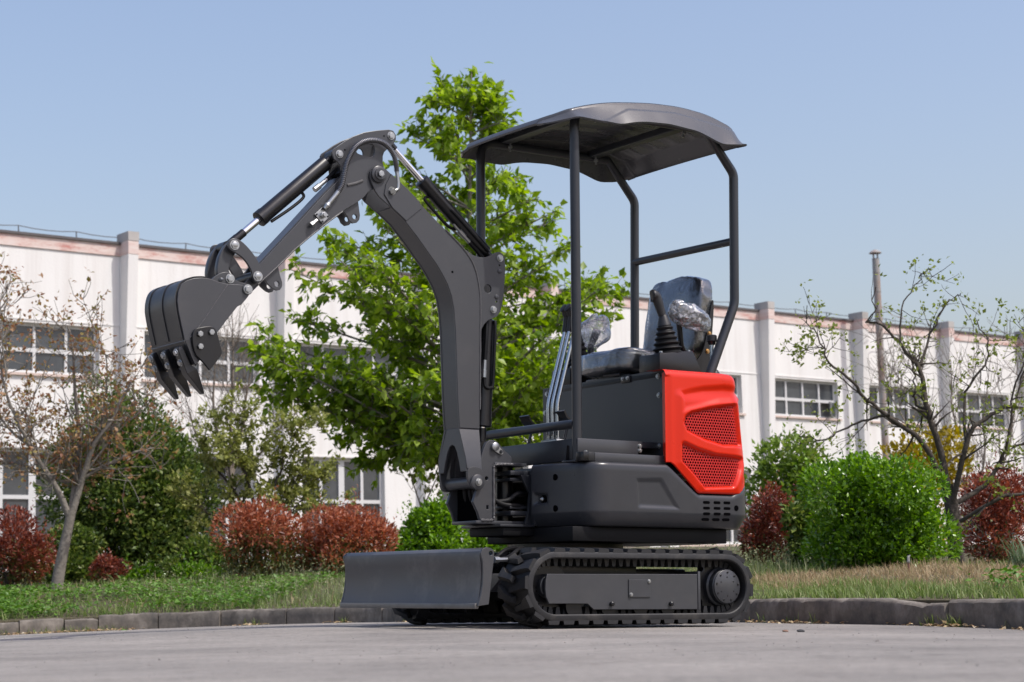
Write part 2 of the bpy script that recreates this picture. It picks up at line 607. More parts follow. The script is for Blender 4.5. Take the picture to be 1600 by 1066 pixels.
# ------------------------------------------------------------------ planted verge behind the kerb
BASES = [(-4.302, 16.5, .303), (-2.181, 16, .33), (-1.503, 17, .35), (-3.778, 19, .43), (-2.738, 20, .52), (-3.756, 15.5, .285), (-3.306, 22, .6), (-.866, 18, .50), (-.391, 16, .385),
         (1.612, 12.5, .275), (2.114, 15, .38), (2.155, 11.5, .228), (3.378, 16, .378), (3.178, 12.5, .24), (2.803, 12.2, .225), (2.102, 10.3, .195), (2.615, 10, .19), (-8, 17, .3), (6, 9, .25), (9, 4, .3)]
far = [(x, y, .62) for x in (-30, -10, 8, 25) for y in (30, 60)] + [(30, 10, .5), (-30, 20, .5), (12, 16, .5)]
kt = [(*(kerb_at(s)[:2] + kerb_n(s) * .06), kerb_at(s)[2] + KH - .01) for s in np.linspace(ks[2], ks[-40], 60)]
verge_s = Surface(kt + BASES + far)
def verge_z(x, y):
    return verge_s(np.c_[np.ravel(x), np.ravel(y)])

M_SOIL = simple('verge_soil', (.095, .085, .055), rough=.95, var=.45, scale=7, bump=.8, bscale=30, bdist=.02, spec=.1)
ss = np.r_[np.linspace(0, joints[0] - 4, 20)[:-1], np.linspace(joints[0] - 4, j2[-1] + 3, 110), np.linspace(j2[-1] + 3, ks[-1], 14)[1:]]
dd = np.r_[.05, np.linspace(.052, 6, 45), np.array([6.6, 7.5, 9, 11, 14, 18, 24, 34, 50, 80, 140])]
V = []
for s in ss:
    b, n = kerb_at(s), kerb_n(s)
    for d in dd:
        V.append((b[0] + n[0] * d, b[1] + n[1] * d))
V = np.array(V)
vz = np.minimum(verge_z(V[:, 0], V[:, 1]), .66)
vz -= .16 * (np.tile(dd, len(ss)) < .051)
vz += .012 * np.sin(V[:, 0] * 7.3 + 1.3 * np.sin(V[:, 1] * 5.1)) * np.clip((np.tile(dd, len(ss)) - .1) * 3, 0, 1)
idx = np.arange(len(V)).reshape(len(ss), len(dd))
faces = np.stack([idx[:-1, :-1], idx[1:, :-1], idx[1:, 1:], idx[:-1, 1:]], -1).reshape(-1, 4)
vg = mesh('planted_verge', np.c_[V, vz], faces.tolist(), M_SOIL, angle=60)
tag(vg, kind='structure')

# ------------------------------------------------------------------ the factory building
BDIR = R(38.62)
def wallpt(s, z, out=0.0):
    """point on the facade: s metres along it, z up, out metres proud of it"""
    return Vector((s * math.cos(BDIR) + out * math.sin(BDIR), 40 + s * math.sin(BDIR) - out * math.cos(BDIR), z))

def wall_mat(name, col, stain, streak_scale):
    mm = simple(name, col, rough=.85, var=.05, scale=1.2, bump=.25, bscale=25, bdist=.01, spec=.2)
    nt = mm.node_tree
    p = nt.nodes['Principled BSDF']
    src = p.inputs['Base Color'].links[0].from_socket
    tc = N(nt, 'ShaderNodeTexCoord')
    mp = N(nt, 'ShaderNodeMapping')
    mp.inputs['Rotation'].default_value = (0, 0, -BDIR)
    nt.links.new(tc.outputs['Object'], mp.inputs[0])
    m2 = N(nt, 'ShaderNodeMapping')
    m2.inputs['Scale'].default_value = (streak_scale, .01, .16)
    nt.links.new(mp.outputs[0], m2.inputs[0])
    nz = N(nt, 'ShaderNodeTexNoise', Scale=1.0, Detail=8.0, Roughness=.72)
    nt.links.new(m2.outputs[0], nz.inputs['Vector'])
    rp = N(nt, 'ShaderNodeMapRange')
    rp.inputs[1].default_value = .46
    rp.inputs[2].default_value = .80
    rp.inputs[4].default_value = .62
    nt.links.new(nz.outputs[0], rp.inputs[0])
    mx = N(nt, 'ShaderNodeMix', data_type='RGBA')
    mx.inputs[7].default_value = (*stain, 1)
    nt.links.new(rp.outputs[0], mx.inputs[0])
    nt.links.new(src, mx.inputs[6])
    nt.links.new(mx.outputs[2], p.inputs['Base Color'])
    return mm
M_WALL = wall_mat('white_render', (.755, .745, .722), (.54, .50, .465), 3.2)
M_PILLAR = wall_mat('pillar_render', (.755, .745, .722), (.53, .49, .46), 5.0)
M_REDBAND, nt, p = new_mat('red_parapet')
tcb = N(nt, 'ShaderNodeTexCoord')
mpb = N(nt, 'ShaderNodeMapping')
mpb.inputs['Rotation'].default_value = (0, 0, -BDIR)
nt.links.new(tcb.outputs['Object'], mpb.inputs[0])
mpc = N(nt, 'ShaderNodeMapping')
mpc.inputs['Scale'].default_value = (1.0, .02, 4.0)
nt.links.new(mpb.outputs[0], mpc.inputs[0])
nb_ = N(nt, 'ShaderNodeTexNoise', Scale=1.5, Detail=9.0, Roughness=.78)
nt.links.new(mpc.outputs[0], nb_.inputs['Vector'])
rb_ = N(nt, 'ShaderNodeValToRGB')
rb_.color_ramp.elements[0].position = .36
rb_.color_ramp.elements[0].color = (.47, .20, .17, 1)
rb_.color_ramp.elements[1].position = .66
rb_.color_ramp.elements[1].color = (.69, .62, .585, 1)
eb_ = rb_.color_ramp.elements.new(.5)
eb_.color = (.65, .52, .47, 1)
nt.links.new(nb_.outputs[0], rb_.inputs[0])
nt.links.new(rb_.outputs[0], p.inputs['Base Color'])
p.inputs['Roughness'].default_value = .9
M_SLATE = simple('roof_edge', (.11, .10, .10), rough=.9, var=.3)
M_SILL = simple('rusty_sill', (.60, .48, .42), rough=.9, var=.25, scale=6)
M_FRAME = simple('window_frame', (.60, .60, .595), rough=.5, var=.06)
M_PANE, nt, p = new_mat('dusty_glass')
tcw = N(nt, 'ShaderNodeTexCoord')
nzw = N(nt, 'ShaderNodeTexNoise', Scale=1.1, Detail=5.0, Roughness=.6)
nt.links.new(tcw.outputs['Object'], nzw.inputs['Vector'])
rw = N(nt, 'ShaderNodeValToRGB')
rw.color_ramp.elements[0].position = .3
rw.color_ramp.elements[0].color = (.022, .027, .033, 1)
rw.color_ramp.elements[1].position = .75
rw.color_ramp.elements[1].color = (.085, .095, .105, 1)
nt.links.new(nzw.outputs[0], rw.inputs[0])
nt.links.new(rw.outputs[0], p.inputs['Base Color'])
p.inputs['Roughness'].default_value = .18
p.inputs['Specular IOR Level'].default_value = .6

bld = empty('factory_building', wallpt(-16, 0))
BI = Matrix.Translation(bld.location).inverted()
def bmesh_facade(name, boxes, mat, parent, angle=30):
    """boxes given in facade coordinates s0,s1,z0,z1,out0,out1"""
    verts, fc = [], []
    for (s0, s1, z0, z1, o0, o1) in boxes:
        k = len(verts)
        for s in (s0, s1):
            for z in (z0, z1):
                for o in (o0, o1):
                    verts.append(BI @ wallpt(s, z, o))
        fc += [(k, k + 1, k + 3, k + 2), (k + 4, k + 6, k + 7, k + 5), (k, k + 4, k + 5, k + 1), (k + 2, k + 3, k + 7, k + 6), (k, k + 2, k + 6, k + 4), (k + 1, k + 5, k + 7, k + 3)]
    bm = bmesh.new()
    vs = [bm.verts.new(v) for v in verts]
    for f in fc:
        bm.faces.new([vs[i] for i in f])
    return from_bm(name, bm, mat, parent, angle)

BAY = 3.33
pil = [7.6 + BAY * i for i in range(-11, 12)]
S0, S1 = pil[0] - .3, pil[-1] + .3
wins = []          # (s0, s1, z0, z1, mullions, rails, kind)
for i, s in enumerate(pil[:-1]):
    a, b_ = (s + .40, s + 2.83) if s < 0 else (s + .27, s + 2.58)
    if abs(s - 14.26) < .1: a, b_ = s + .5, s + 2.65
    wins.append((a, b_, 4.29, 5.19, 4, 4.71, 'upper'))
    if abs(s + 5.72) < .1:
        wins.append((s + .45, s + 2.38, 1.25, 2.95, 5, 2.11, 'lower'))
    else:
        wins.append((s + .45, s + 2.75, 1.25, 2.95, 5, 2.11, 'lower'))
# wall pieces round the openings, as horizontal bands
bands = [(-.5, 1.25), (1.25, 2.95), (2.95, 4.29), (4.29, 5.19), (5.19, 6.53)]
boxes = []
for z0, z1 in bands:
    ops = sorted([(a, b_) for a, b_, q0, q1, *_ in wins if q0 < z0 + .1 < q1])
    cur = S0
    for a, b_ in ops:
        boxes.append((cur, a, z0, z1, -.3, 0))
        cur = b_
    boxes.append((cur, S1, z0, z1, -.3, 0))
bmesh_facade('wall', boxes, M_WALL, bld)
bmesh_facade('wall_core', [(S0, S1, -.5, 6.5, -6, -.42)], M_WALL, bld)
bmesh_facade('floor_band', [(S0, S1, 5.235, 5.262, 0.0, .012), (S0, S1, 2.965, 2.992, 0.0, .012)], M_PILLAR, bld)
bmesh_facade('parapet', [(S0, S1, 6.533, 6.74, -.3, .025)], M_REDBAND, bld)
bmesh_facade('roof_edge', [(S0, S1, 6.743, 6.79, -6, .06)], M_SLATE, bld)
for s in pil:
    w = .10
    # battered pillar: deeper at the top
    prof = [(-.5, .20), (4.0, .22), (6.53, .34)]
    verts, fc = [], []
    for z, dpt in prof:
        for ds, o in ((-w, .0), (-w, dpt), (w, dpt), (w, .0)):
            verts.append(BI @ wallpt(s + ds, z, o))
    for k in range(2):
        for q in range(4):
            fc.append((k * 4 + q, k * 4 + (q + 1) % 4, k * 4 + 4 + (q + 1) % 4, k * 4 + 4 + q))
    pm = mesh('pillar', verts, fc + [(8, 9, 10, 11)], M_PILLAR, bld, 30)
    bmesh_facade('pillar_band', [(s - w - .004, s + w + .004, 6.534, 6.78, -.1, .345)], M_REDBAND, pm)
    bmesh_facade('pillar_cap', [(s - w - .01, s + w + .01, 6.782, 6.95, -.1, .352)], simple('bare_concrete', (.42, .40, .38), rough=.95, var=.35, scale=3) if 'bare_concrete' not in bpy.data.materials else bpy.data.materials['bare_concrete'], pm)
for (a, b_, z0, z1, nm, rail, kind) in wins:
    fr = .055
    if kind == 'upper':
        mull = [a + (b_ - a) * k / nm for k in range(1, nm)]
        wid = [.05] * len(mull)
    else:
        c = (a + b_) / 2
        mull = [a + (c - a) / 2, c, c + (b_ - c) / 2]
        wid = [.06, .13, .06]
    fb = [(a, a + fr, z0, z1, -.16, -.10), (b_ - fr, b_, z0, z1, -.16, -.10), (a + fr, b_ - fr, z0, z0 + fr, -.16, -.10), (a + fr, b_ - fr, z1 - fr, z1, -.16, -.10),
          (a + fr, b_ - fr, rail - .035, rail + .035, -.158, -.098)]
    for q, wq in zip(mull, wid):
        fb += [(q - wq / 2, q + wq / 2, z0 + fr, rail - .035, -.158, -.097), (q - wq / 2, q + wq / 2, rail + .035, z1 - fr, -.158, -.097)]
    wo = bmesh_facade('window', fb, M_FRAME, bld)
    edges = [a + fr] + mull + [b_ - fr]
    open_ = kind == 'upper' and abs(a - 7.87) < .05
    for k in range(len(edges) - 1):
        for (q0, q1) in ((z0 + fr, rail - .035), (rail + .035, z1 - fr)):
            e0 = edges[k] + (wid[k - 1] / 2 if k else 0) + .003
            e1 = edges[k + 1] - (wid[k] / 2 if k < len(mull) else 0) - .003
            if open_ and k == 3 and q0 < rail - .1:
                # one casement stands open, hinged at its outer side
                th = R(28)
                vv = []
                W_ = e1 - e0
                for (s_, o_) in ((e1, -.1), (e1 - W_ * math.cos(th), -.1 + W_ * math.sin(th))):
                    for z in (q0, q1):
                        for t in (0, .03):
                            vv.append(BI @ wallpt(s_ + t * math.sin(th), z, o_ + t * math.cos(th)))
                mesh('pane', vv, [(0, 1, 3, 2), (4, 6, 7, 5), (0, 4, 5, 1), (2, 3, 7, 6), (0, 2, 6, 4), (1, 5, 7, 3)], M_PANE, wo, 0)
                continue
            bmesh_facade('pane', [(e0, e1, q0 + .003, q1 - .003, -.145 + random.uniform(-.004, .004), -.132)], M_PANE, wo)
    bmesh_facade('sill', [(a - .06, b_ + .06, z0 - .05, z0 - .003, -.1, .05)], M_SILL, wo)
M_ROD = simple('lightning_rod', (.10, .10, .11), rough=.6)
tips = []
for s in np.arange(S0 + .5, S1, 1.11):
    p0, p1 = wallpt(s, 6.76, -.1), wallpt(s + random.uniform(-.02, .02), 6.93, -.1)
    v, f = tube_geo([BI @ p0, BI @ p1], .012, 5)
    mesh('lightning_rod', v, f, M_ROD, bld)
    tips.append(BI @ p1)
wire = []
for a, b_ in zip(tips[:-1], tips[1:]):
    for k in range(4):
        t = k / 4
        wire.append(a.lerp(b_, t) - Vector((0, 0, .035 * 4 * t * (1 - t))))
v, f = tube_geo(wire + [tips[-1]], .009, 4)
mesh('lightning_wire', v, f, M_ROD, bld)
tag(bld, 'long white factory building with faded red parapet and dark windows', 'building')

# flue pipe standing in front of the facade
fl = empty('flue_pipe', (9.0, 46.1, 0))
M_FLUE, nt, p = new_mat('rusted_flue')
tcf = N(nt, 'ShaderNodeTexCoord')
mpf = N(nt, 'ShaderNodeMapping')
mpf.inputs['Scale'].default_value = (1.2, 1.2, .5)
nt.links.new(tcf.outputs['Object'], mpf.inputs[0])
nf = N(nt, 'ShaderNodeTexNoise', Scale=1.3, Detail=6.0, Roughness=.7)
nt.links.new(mpf.outputs[0], nf.inputs['Vector'])
rf = N(nt, 'ShaderNodeValToRGB')
rf.color_ramp.elements[0].position = .47
rf.color_ramp.elements[0].color = (.30, .30, .29, 1)
rf.color_ramp.elements[1].position = .68
rf.color_ramp.elements[1].color = (.30, .13, .06, 1)
nt.links.new(nf.outputs[0], rf.inputs[0])
nt.links.new(rf.outputs[0], p.inputs['Base Color'])
p.inputs['Roughness'].default_value = .7
z = 0.3
while z < 8.15:
    v, f = tube_geo([(0, 0, z), (0, 0, min(z + .45, 8.2)), (0, 0, min(z + .455, 8.2)), (0, 0, min(z + .47, 8.2))], [.088, .086, .093, .093], 14)
    mesh('pipe_section', v, f, M_FLUE, fl)
    z += .472
for k in range(4):
    a = k * math.pi / 2 + .4
    v, f = tube_geo([(.07 * math.cos(a), .07 * math.sin(a), 8.15), (.07 * math.cos(a), .07 * math.sin(a), 8.36)], .011, 5)
    mesh('cap_leg', v, f, M_FLUE, fl)
v, f = tube_geo([(0, 0, 8.33), (0, 0, 8.345), (0, 0, 8.40), (0, 0, 8.43)], [.155, .155, .09, .01], 14)
mesh('rain_cap', v, f, M_FLUE, fl)
g2 = [Vector((.09, 0, 7.0)), Vector((.5, .8, 6.9)), Vector((.9, 1.2, 6.85))]
tube('stay_rod', g2, .01, M_FLUE, fl, 5)
tag(fl, 'tall thin rusty flue pipe with rain cap standing before the white building', 'chimney')

# ================================================================== the mini excavator
ex = empty('mini_excavator', (.1874, 7.7616, 0))
MM = (Matrix.Rotation(R(214.5517), 3, 'Z') @ Matrix.Rotation(R(-.8828), 3, 'X') @ Matrix.Rotation(R(-1.0281), 3, 'Y'))
ex.rotation_euler = MM.to_euler()
tag(ex, 'dark grey mini excavator with bright red engine cover and raised boom', 'excavator')

# ---- undercarriage -----------------------------------------------------------
ZC, RT = .155, .128          # belt centre height and radius of the belt's outer face
XF, XR = .405, -.425         # idler and sprocket axles
def belt_path(off, n_arc=18, step=.02):
    pts = []
    r = RT + off
    for x in np.arange(XR, XF, step): pts.append((x, ZC + r, 0, 1))
    for k in range(n_arc + 1):
        a = math.pi / 2 - math.pi * k / n_arc
        pts.append((XF + r * math.cos(a), ZC + r * math.sin(a), math.cos(a), math.sin(a)))
    for x in np.arange(XF - step, XR, -step): pts.append((x, ZC - r, 0, -1))
    for k in range(n_arc + 1):
        a = -math.pi / 2 - math.pi * k / n_arc
        pts.append((XR + r * math.cos(a), ZC + r * math.sin(a), math.cos(a), math.sin(a)))
    return pts
def track_pos(s):
    """position and outward normal at arc length s along the outer belt face"""
    Lf = XF - XR
    A = math.pi * RT
    s = s % (2 * Lf + 2 * A)
    if s < Lf: return XR + s, ZC + RT, 0.0, 1.0
    s -= Lf
    if s < A:
        a = math.pi / 2 - s / RT
        return XF + RT * math.cos(a), ZC + RT * math.sin(a), math.cos(a), math.sin(a)
    s -= A
    if s < Lf: return XF - s, ZC - RT, 0.0, -1.0
    s -= Lf
    a = -math.pi / 2 - s / RT
    return XR + RT * math.cos(a), ZC + RT * math.sin(a), math.cos(a), math.sin(a)
PER = 2 * (XF - XR) + 2 * math.pi * RT
NL = 36

def lug_mesh():
    """chevron tread lug: two raked arms meeting past the belt's middle; x along the belt, y across, z out"""
    bm = bmesh.new()
    for sgn, shift in ((1, 0), (-1, .5)):
        w0, w1 = .017, .012
        y0, y1 = .0 * sgn, .09 * sgn
        pts = []
        for (y, xc, wb, wt, h) in ((-.012 * sgn, .020, .014, .009, .017), (.045 * sgn, .006, .017, .012, .018), (.070 * sgn, -.006, .024, .019, .016), (.089 * sgn, -.010, .026, .022, .013)):
            xc += shift * PER / NL
            pts.append(((xc - wb, y, -.002), (xc + wb, y, -.002), (xc + wt, y, h), (xc - wt, y, h)))
        vs = [[bm.verts.new(q) for q in ring] for ring in pts]
        for a, b in zip(vs[:-1], vs[1:]):
            for k in range(4):
                bm.faces.new((a[k], a[(k + 1) % 4], b[(k + 1) % 4], b[k]))
        bm.faces.new(vs[0])
        bm.faces.new(vs[-1][::-1])
    bmesh.ops.recalc_face_normals(bm, faces=bm.faces)
    me = bpy.data.meshes.new('track_lug')
    bm.to_mesh(me)
    bm.free()
    finish(me, M_RUBBER, 30)
    return me
LUG = lug_mesh()

def make_track(side):
    yc = .41 * side
    # belt: closed sweep of a rounded strip
    prof = [(-.090, -.004), (-.088, .0), (.088, .0), (.090, -.004), (.090, -.020), (.086, -.024), (-.086, -.024), (-.090, -.020)]
    base = belt_path(0)
    verts, fc = [], []
    for (x, z, nx, nz) in base:
        for (dy, dr) in prof:
            wav = 0
            verts.append((x + nx * dr, yc + dy, z + nz * dr + wav))
    n, L = len(base), len(prof)
    for i in range(n):
        for k in range(L):
            fc.append((i * L + k, i * L + (k + 1) % L, ((i + 1) % n) * L + (k + 1) % L, ((i + 1) % n) * L + k))
    # inner drive teeth, in two rows
    for i in range(NL * 2):
        x, z, nx, nz = track_pos((i + .25) * PER / (NL * 2))
        if i % 1 == 0:
            tx, tz = nz, -nx
            for yy in (-.028, .028):
                k = len(verts)
                for (a, rr_) in ((.0125, -.022), (.0065, -.052)):
                    for sa in (-1, 1):
                        for sb in (-1, 1):
                            verts.append((x + nx * rr_ + tx * a * sa, yc + yy + sb * .012, z + nz * rr_ + tz * a * sa))
                fc += [(k, k + 1, k + 3, k + 2), (k + 4, k + 6, k + 7, k + 5), (k, k + 4, k + 5, k + 1), (k + 2, k + 3, k + 7, k + 6), (k, k + 2, k + 6, k + 4), (k + 1, k + 5, k + 7, k + 3)]
    bm = bmesh.new()
    vs = [bm.verts.new(v) for v in verts]
    for f in fc:
        bm.faces.new([vs[i] for i in f])
    tr = from_bm('crawler_track', bm, M_RUBBER, ex, 32)
    for i in range(NL):
        x, z, nx, nz = track_pos(i * PER / NL)
        o = bpy.data.objects.new('track_lug', LUG)
        t = Vector((nz, 0, -nx))
        nn = Vector((nx, 0, nz))
        yv = Vector((0, 1, 0))
        mm = Matrix((t, nn.cross(t), nn)).transposed().to_4x4()
        mm.translation = (x, yc, z)
        o.matrix_local = mm
        link(o, tr)
    # sprocket, hub motor, idler, rollers
    def wheel(name, x, z, r, y0, y1, mat, teeth=0):
        if teeth:
            out = []
            for k in range(teeth * 4):
                a = 2 * math.pi * k / (teeth * 4)
                rr_ = r if k % 4 in (0, 1) else r * .84
                out.append((x + rr_ * math.cos(a), z + rr_ * math.sin(a)))
        else:
            out = circle(x, z, r, 28)
        return plate(name, out, (y0 + y1) / 2, abs(y1 - y0), mat, ex, bevel=.004)
    sp = wheel('drive_sprocket', XR, ZC, .106, yc - .02, yc + .02, M_BLACK, 13)
    hub = tube('drive_motor', [(XR - .02, yc - .05, ZC), (XR - .02, yc + .035 * side, ZC), (XR - .02, yc + .04 * side, ZC), (XR - .02, yc + .062 * side, ZC), (XR - .02, yc + .066 * side, ZC)], [.078, .078, .071, .070, .066], M_DARK, ex, 36)
    cap = tube('motor_cover', [(XR - .02, yc + .064 * side, ZC), (XR - .02, yc + .0705 * side, ZC), (XR - .02, yc + .072 * side, ZC)], [.0665, .0665, .0645], M_GREY, hub, 36)
    if side > 0:
        for k in range(9):
            a = 2 * math.pi * k / 9 + .2
            bolt((XR - .02 + .056 * math.cos(a), yc + .0715, ZC + .056 * math.sin(a)), (0, 1, 0), .0042, .003, M_BLACK, hub, False)
        for k in range(6):
            a = 2 * math.pi * k / 6 + .5
            bolt((XR - .02 + .037 * math.cos(a), yc + .0715, ZC + .037 * math.sin(a)), (0, 1, 0), .003, .0015, M_BLACK, hub, False)
    idl = wheel('idler_wheel', XF, ZC, .098, yc - .025, yc + .025, M_BLACK)
    wheel('idler_hub', XF, ZC, .045, yc - .05, yc + .05, M_DARK)
    for x in (.30, .135, -.02, -.155):
        rl = tube('track_roller', [(x, yc - .055, .078), (x, yc - .02, .078), (x, yc - .02, .078), (x, yc + .02, .078), (x, yc + .02, .078), (x, yc + .055, .078)], [.036, .036, .022, .022, .036, .036], M_BLACK, ex, 18)
    box('carrier_block', .36, -.06, yc - .09 * side, yc - .02 * side, .19, .248, M_BLACK, ex, .004)
    # side frame
    out = [(.432, .201), (.439, .176), (.441, .144), (.437, .116), (.424, .091), (.246, .090), (.217, .068), (-.292, .066), (-.292, .203)]
    fr = plate('track_frame', out, yc + .064 * side, .012, M_GREY, ex, bevel=.002)
    top = box('frame_top', .425, -.288, yc - .045, yc + .057, .194, .2015, M_GREY, fr, .001)
    box('frame_core', .40, -.285, yc - .045, yc + .05, .10, .192, M_DARK, fr, .003)
    box('frame_flange', -.2935, -.306, yc - .06, yc + .072, .066, .214, M_GREY, fr, .0015)
    if side > 0:
        cv = plate('access_cover', [(.052, .181), (-.054, .181), (-.054, .114), (.052, .114)], yc + .0725, .004, M_GREY, fr, bevel=.001)
        for q in ((-.046, .175), (.042, .124)):
            bolt((q[0], yc + .0745, q[1]), (0, 1, 0), .006, .006, M_ZINC, fr)
        for q in ((.135, .089), (-.154, .088)):
            tube('grease_plug', [(q[0], yc + .066, q[1]), (q[0], yc + .082, q[1]), (q[0], yc + .085, q[1])], [.0085, .0085, .005], M_BLACK, fr, 14)
    return tr
make_track(1)
make_track(-1)

box('undercarriage_frame', .30, -.36, -.33, .33, .15, .225, M_DARK, ex, .01)
tube('slew_ring', [(0, 0, .21), (0, 0, .30), (0, 0, .305), (0, 0, .325)], [.21, .21, .235, .235], M_BLACK, ex, 40)

# ---- dozer blade --------------------------------------------------------------
face = [(.759, .0846), (.750, .110), (.743, .140), (.739, .170), (.738, .200), (.740, .235), (.7454, .268), (.742, .281), (.730, .291), (.716, .294)]
verts, fc = [], []
nb = len(face)
for y in np.linspace(-.497, .497, 21):
    for (x, z) in face:
        verts.append((x + .0015 * math.sin(y * 9 + z * 20), y, z))
    for (x, z) in reversed(face):
        verts.append((x - .012, y, z - (.004 if z > .28 else 0)))
L = 2 * nb
for i in range(20):
    for k in range(L):
        fc.append((i * L + k, i * L + (k + 1) % L, (i + 1) * L + (k + 1) % L, (i + 1) * L + k))
fc.append(tuple(range(L)))
fc.append(tuple(20 * L + k for k in range(L - 1, -1, -1)))
bm = bmesh.new()
vs = [bm.verts.new(v) for v in verts]
for f in fc: bm.faces.new([vs[i] for i in f])
M_BLADE = dusty('blade_paint', (.058, .057, .061), dust=(.30, .28, .26), amount=.3, rough=.38, var=.10, scale=6, bump=.08, bscale=500, bdist=.0008)
blade = from_bm('dozer_blade', bm, M_BLADE, ex, 30)
endp = [(.7466, .274), (.7375, .240), (.7362, .20), (.739, .160), (.7462, .123), (.7595, .084), (.712, .090), (.702, .166), (.689, .257), (.688, .277), (.693, .288), (.706, .293), (.722, .2955), (.740, .288)]
for y in (.503, -.503):
    plate('end_plate', endp, y, .010, M_GREY, blade, [circle(.703, .274, .0085, 14)], bevel=.0012)
box('cutting_edge', .766, .748, -.497, .497, .074, .094, simple('worn_edge', (.15, .145, .14), rough=.4, metal=.3, var=.45, scale=18), blade, .003)
for s in (-1, 1):
    box('blade_arm', .735, .33, s * .20 - .028, s * .20 + .028, .135, .205, M_GREY, ex, .006)
    box('blade_rib', .735, .66, s * .20 - .06, s * .20 + .06, .115, .24, M_GREY, blade, .006)
box('blade_crossbeam', .52, .45, -.19, .19, .14, .20, M_GREY, ex, .006)
tube('blade_cylinder', [(.32, 0, .235), (.55, 0, .235)], .028, M_BLACK, ex, 18)
tube('blade_cylinder_rod', [(.55, 0, .235), (.70, 0, .232)], .014, M_CHROME, ex, 14)
for y, dx in ((.30, 0), (.26, .03), (.225, -.01)):
    tube('blade_hose', spline([(.30, y - .18, .25), (.36, y - .08, .30), (.44 + dx, y, .293), (.50 + dx, y + .01, .262), (.56, y - .08, .245)], 6), .0085, M_HOSE, ex, 8)
fit = tube('hose_fitting', [(.515, .335, .2555), (.56, .345, .2545), (.562, .345, .2545), (.585, .35, .254)], [.009, .009, .013, .013], M_ZINC, ex, 8)

# ---- turntable underframe ------------------------------------------------------
bm = bmesh.new()
bm_box(bm, -.517, .255, -.19, .40, .327, .384, .004)
from_bm('main_frame', bm, M_CHASSIS, ex)
box('front_frame', .25, .40, -.10, .14, .352, .386, M_CHASSIS, ex, .004)
box('front_plate', .255, .42, -.13, .15, .3865, .3965, M_DARK, ex, .002)
for (x, y) in ((-.20, .405), (-.235, .405), (-.44, .405), (-.475, .405)):
    bolt((x, .385, .3835), (0, 0, -1), .0055, .016, M_ZINC, ex)

# ---- skirt: one moulded shell round the whole upper body ----------------------
def plan(x_front, xc, half, rfx, rfy, rr, y_start, step=.006):
    """plan outline of the near half, from the front edge round the side to the rear centre: (x, y, nx, ny)"""
    pts = []
    # the front face rakes back towards its outer end, then turns into the side
    fx, fy = x_front - .052, half - rfy
    k_ = int((fy - y_start) / step)
    nl_ = math.hypot(.052, fy - y_start)
    nx_f, ny_f = (fy - y_start) / nl_, .052 / nl_
    for i in range(k_):
        t = i / k_
        pts.append((x_front - .052 * t, y_start + (fy - y_start) * t, nx_f, ny_f))
    ex_, ey_ = x_front - rfx, half
    cxx = fx - (half - fy) * .052 / (fy - y_start)      # corner of the two tangents
    for k in range(29):
        t = k / 28
        qx = fx * (1 - t) ** 2 + cxx * 2 * t * (1 - t) + ex_ * t * t
        qy = fy * (1 - t) ** 2 + half * 2 * t * (1 - t) + ey_ * t * t
        dx_, dy_ = 2 * (1 - t) * (cxx - fx) + 2 * t * (ex_ - cxx), 2 * (1 - t) * (half - fy)
        dl = math.hypot(dx_, dy_)
        pts.append((qx, qy, dy_ / dl, -dx_ / dl))
    for x in np.arange(ex_ - step, xc, -step): pts.append((x, half, 0, 1))
    for k in range(25):
        a = math.pi / 2 * k / 24
        pts.append((xc - rr * math.sin(a), half - rr + rr * math.cos(a), -math.sin(a), math.cos(a)))
    for y in np.linspace(half - rr, 0, 14)[1:]: pts.append((xc - rr, y, -1, 0))
    return pts

def inside_dist(px, pz, poly):
    """signed distance to a polygon, positive inside (vectorised)"""
    P = np.array(poly)
    Q = np.roll(P, -1, 0)
    d = np.full(px.shape, 1e9)
    ins = np.zeros(px.shape, bool)
    for a, b in zip(P, Q):
        e = b - a
        wx, wz = px - a[0], pz - a[1]
        t = np.clip((wx * e[0] + wz * e[1]) / (e @ e), 0, 1)
        d = np.minimum(d, np.hypot(wx - e[0] * t, wz - e[1] * t))
        c = ((a[1] > pz) != (b[1] > pz)) & (px < (b[0] - a[0]) * (pz - a[1]) / (b[1] - a[1] + 1e-12) + a[0])
        ins ^= c
    return np.where(ins, d, -d)

def sstep(a, b, x):
    t = np.clip((x - a) / (b - a), 0, 1)
    return t * t * (3 - 2 * t)

pl = plan(.275, -.50, .46, .157, .088, .145, .155)
n = len(pl)
A = np.array(pl)
arc = np.r_[0, np.cumsum(np.hypot(np.diff(A[:, 0]), np.diff(A[:, 1])))]
ztop = np.interp(-A[:, 0], [-.3, .168, .185, .305, .325, .50, .56, .66], [.632, .632, .622, .532, .520, .520, .545, .578])
rear = A[:, 2] < -.5
ztop = np.where(rear, np.maximum(ztop, np.interp(-A[:, 2], [.2, .8], [.53, .578])), ztop)
rows = [('b', .385, .060), ('b', .386, .034), ('b', .392, .027), ('b', .436, .001), ('b', .443, .0)] + [('f', f, 0) for f in np.linspace(.02, .90, 30)] + [('t', -.016, .0), ('t', -.008, .0025), ('t', -.002, .009), ('t', 0, .018), ('t', .0, .075)]
verts = np.zeros((len(rows), n, 3))
emb = [(-.012, .570), (-.135, .574), (-.224, .456), (-.018, .459)]
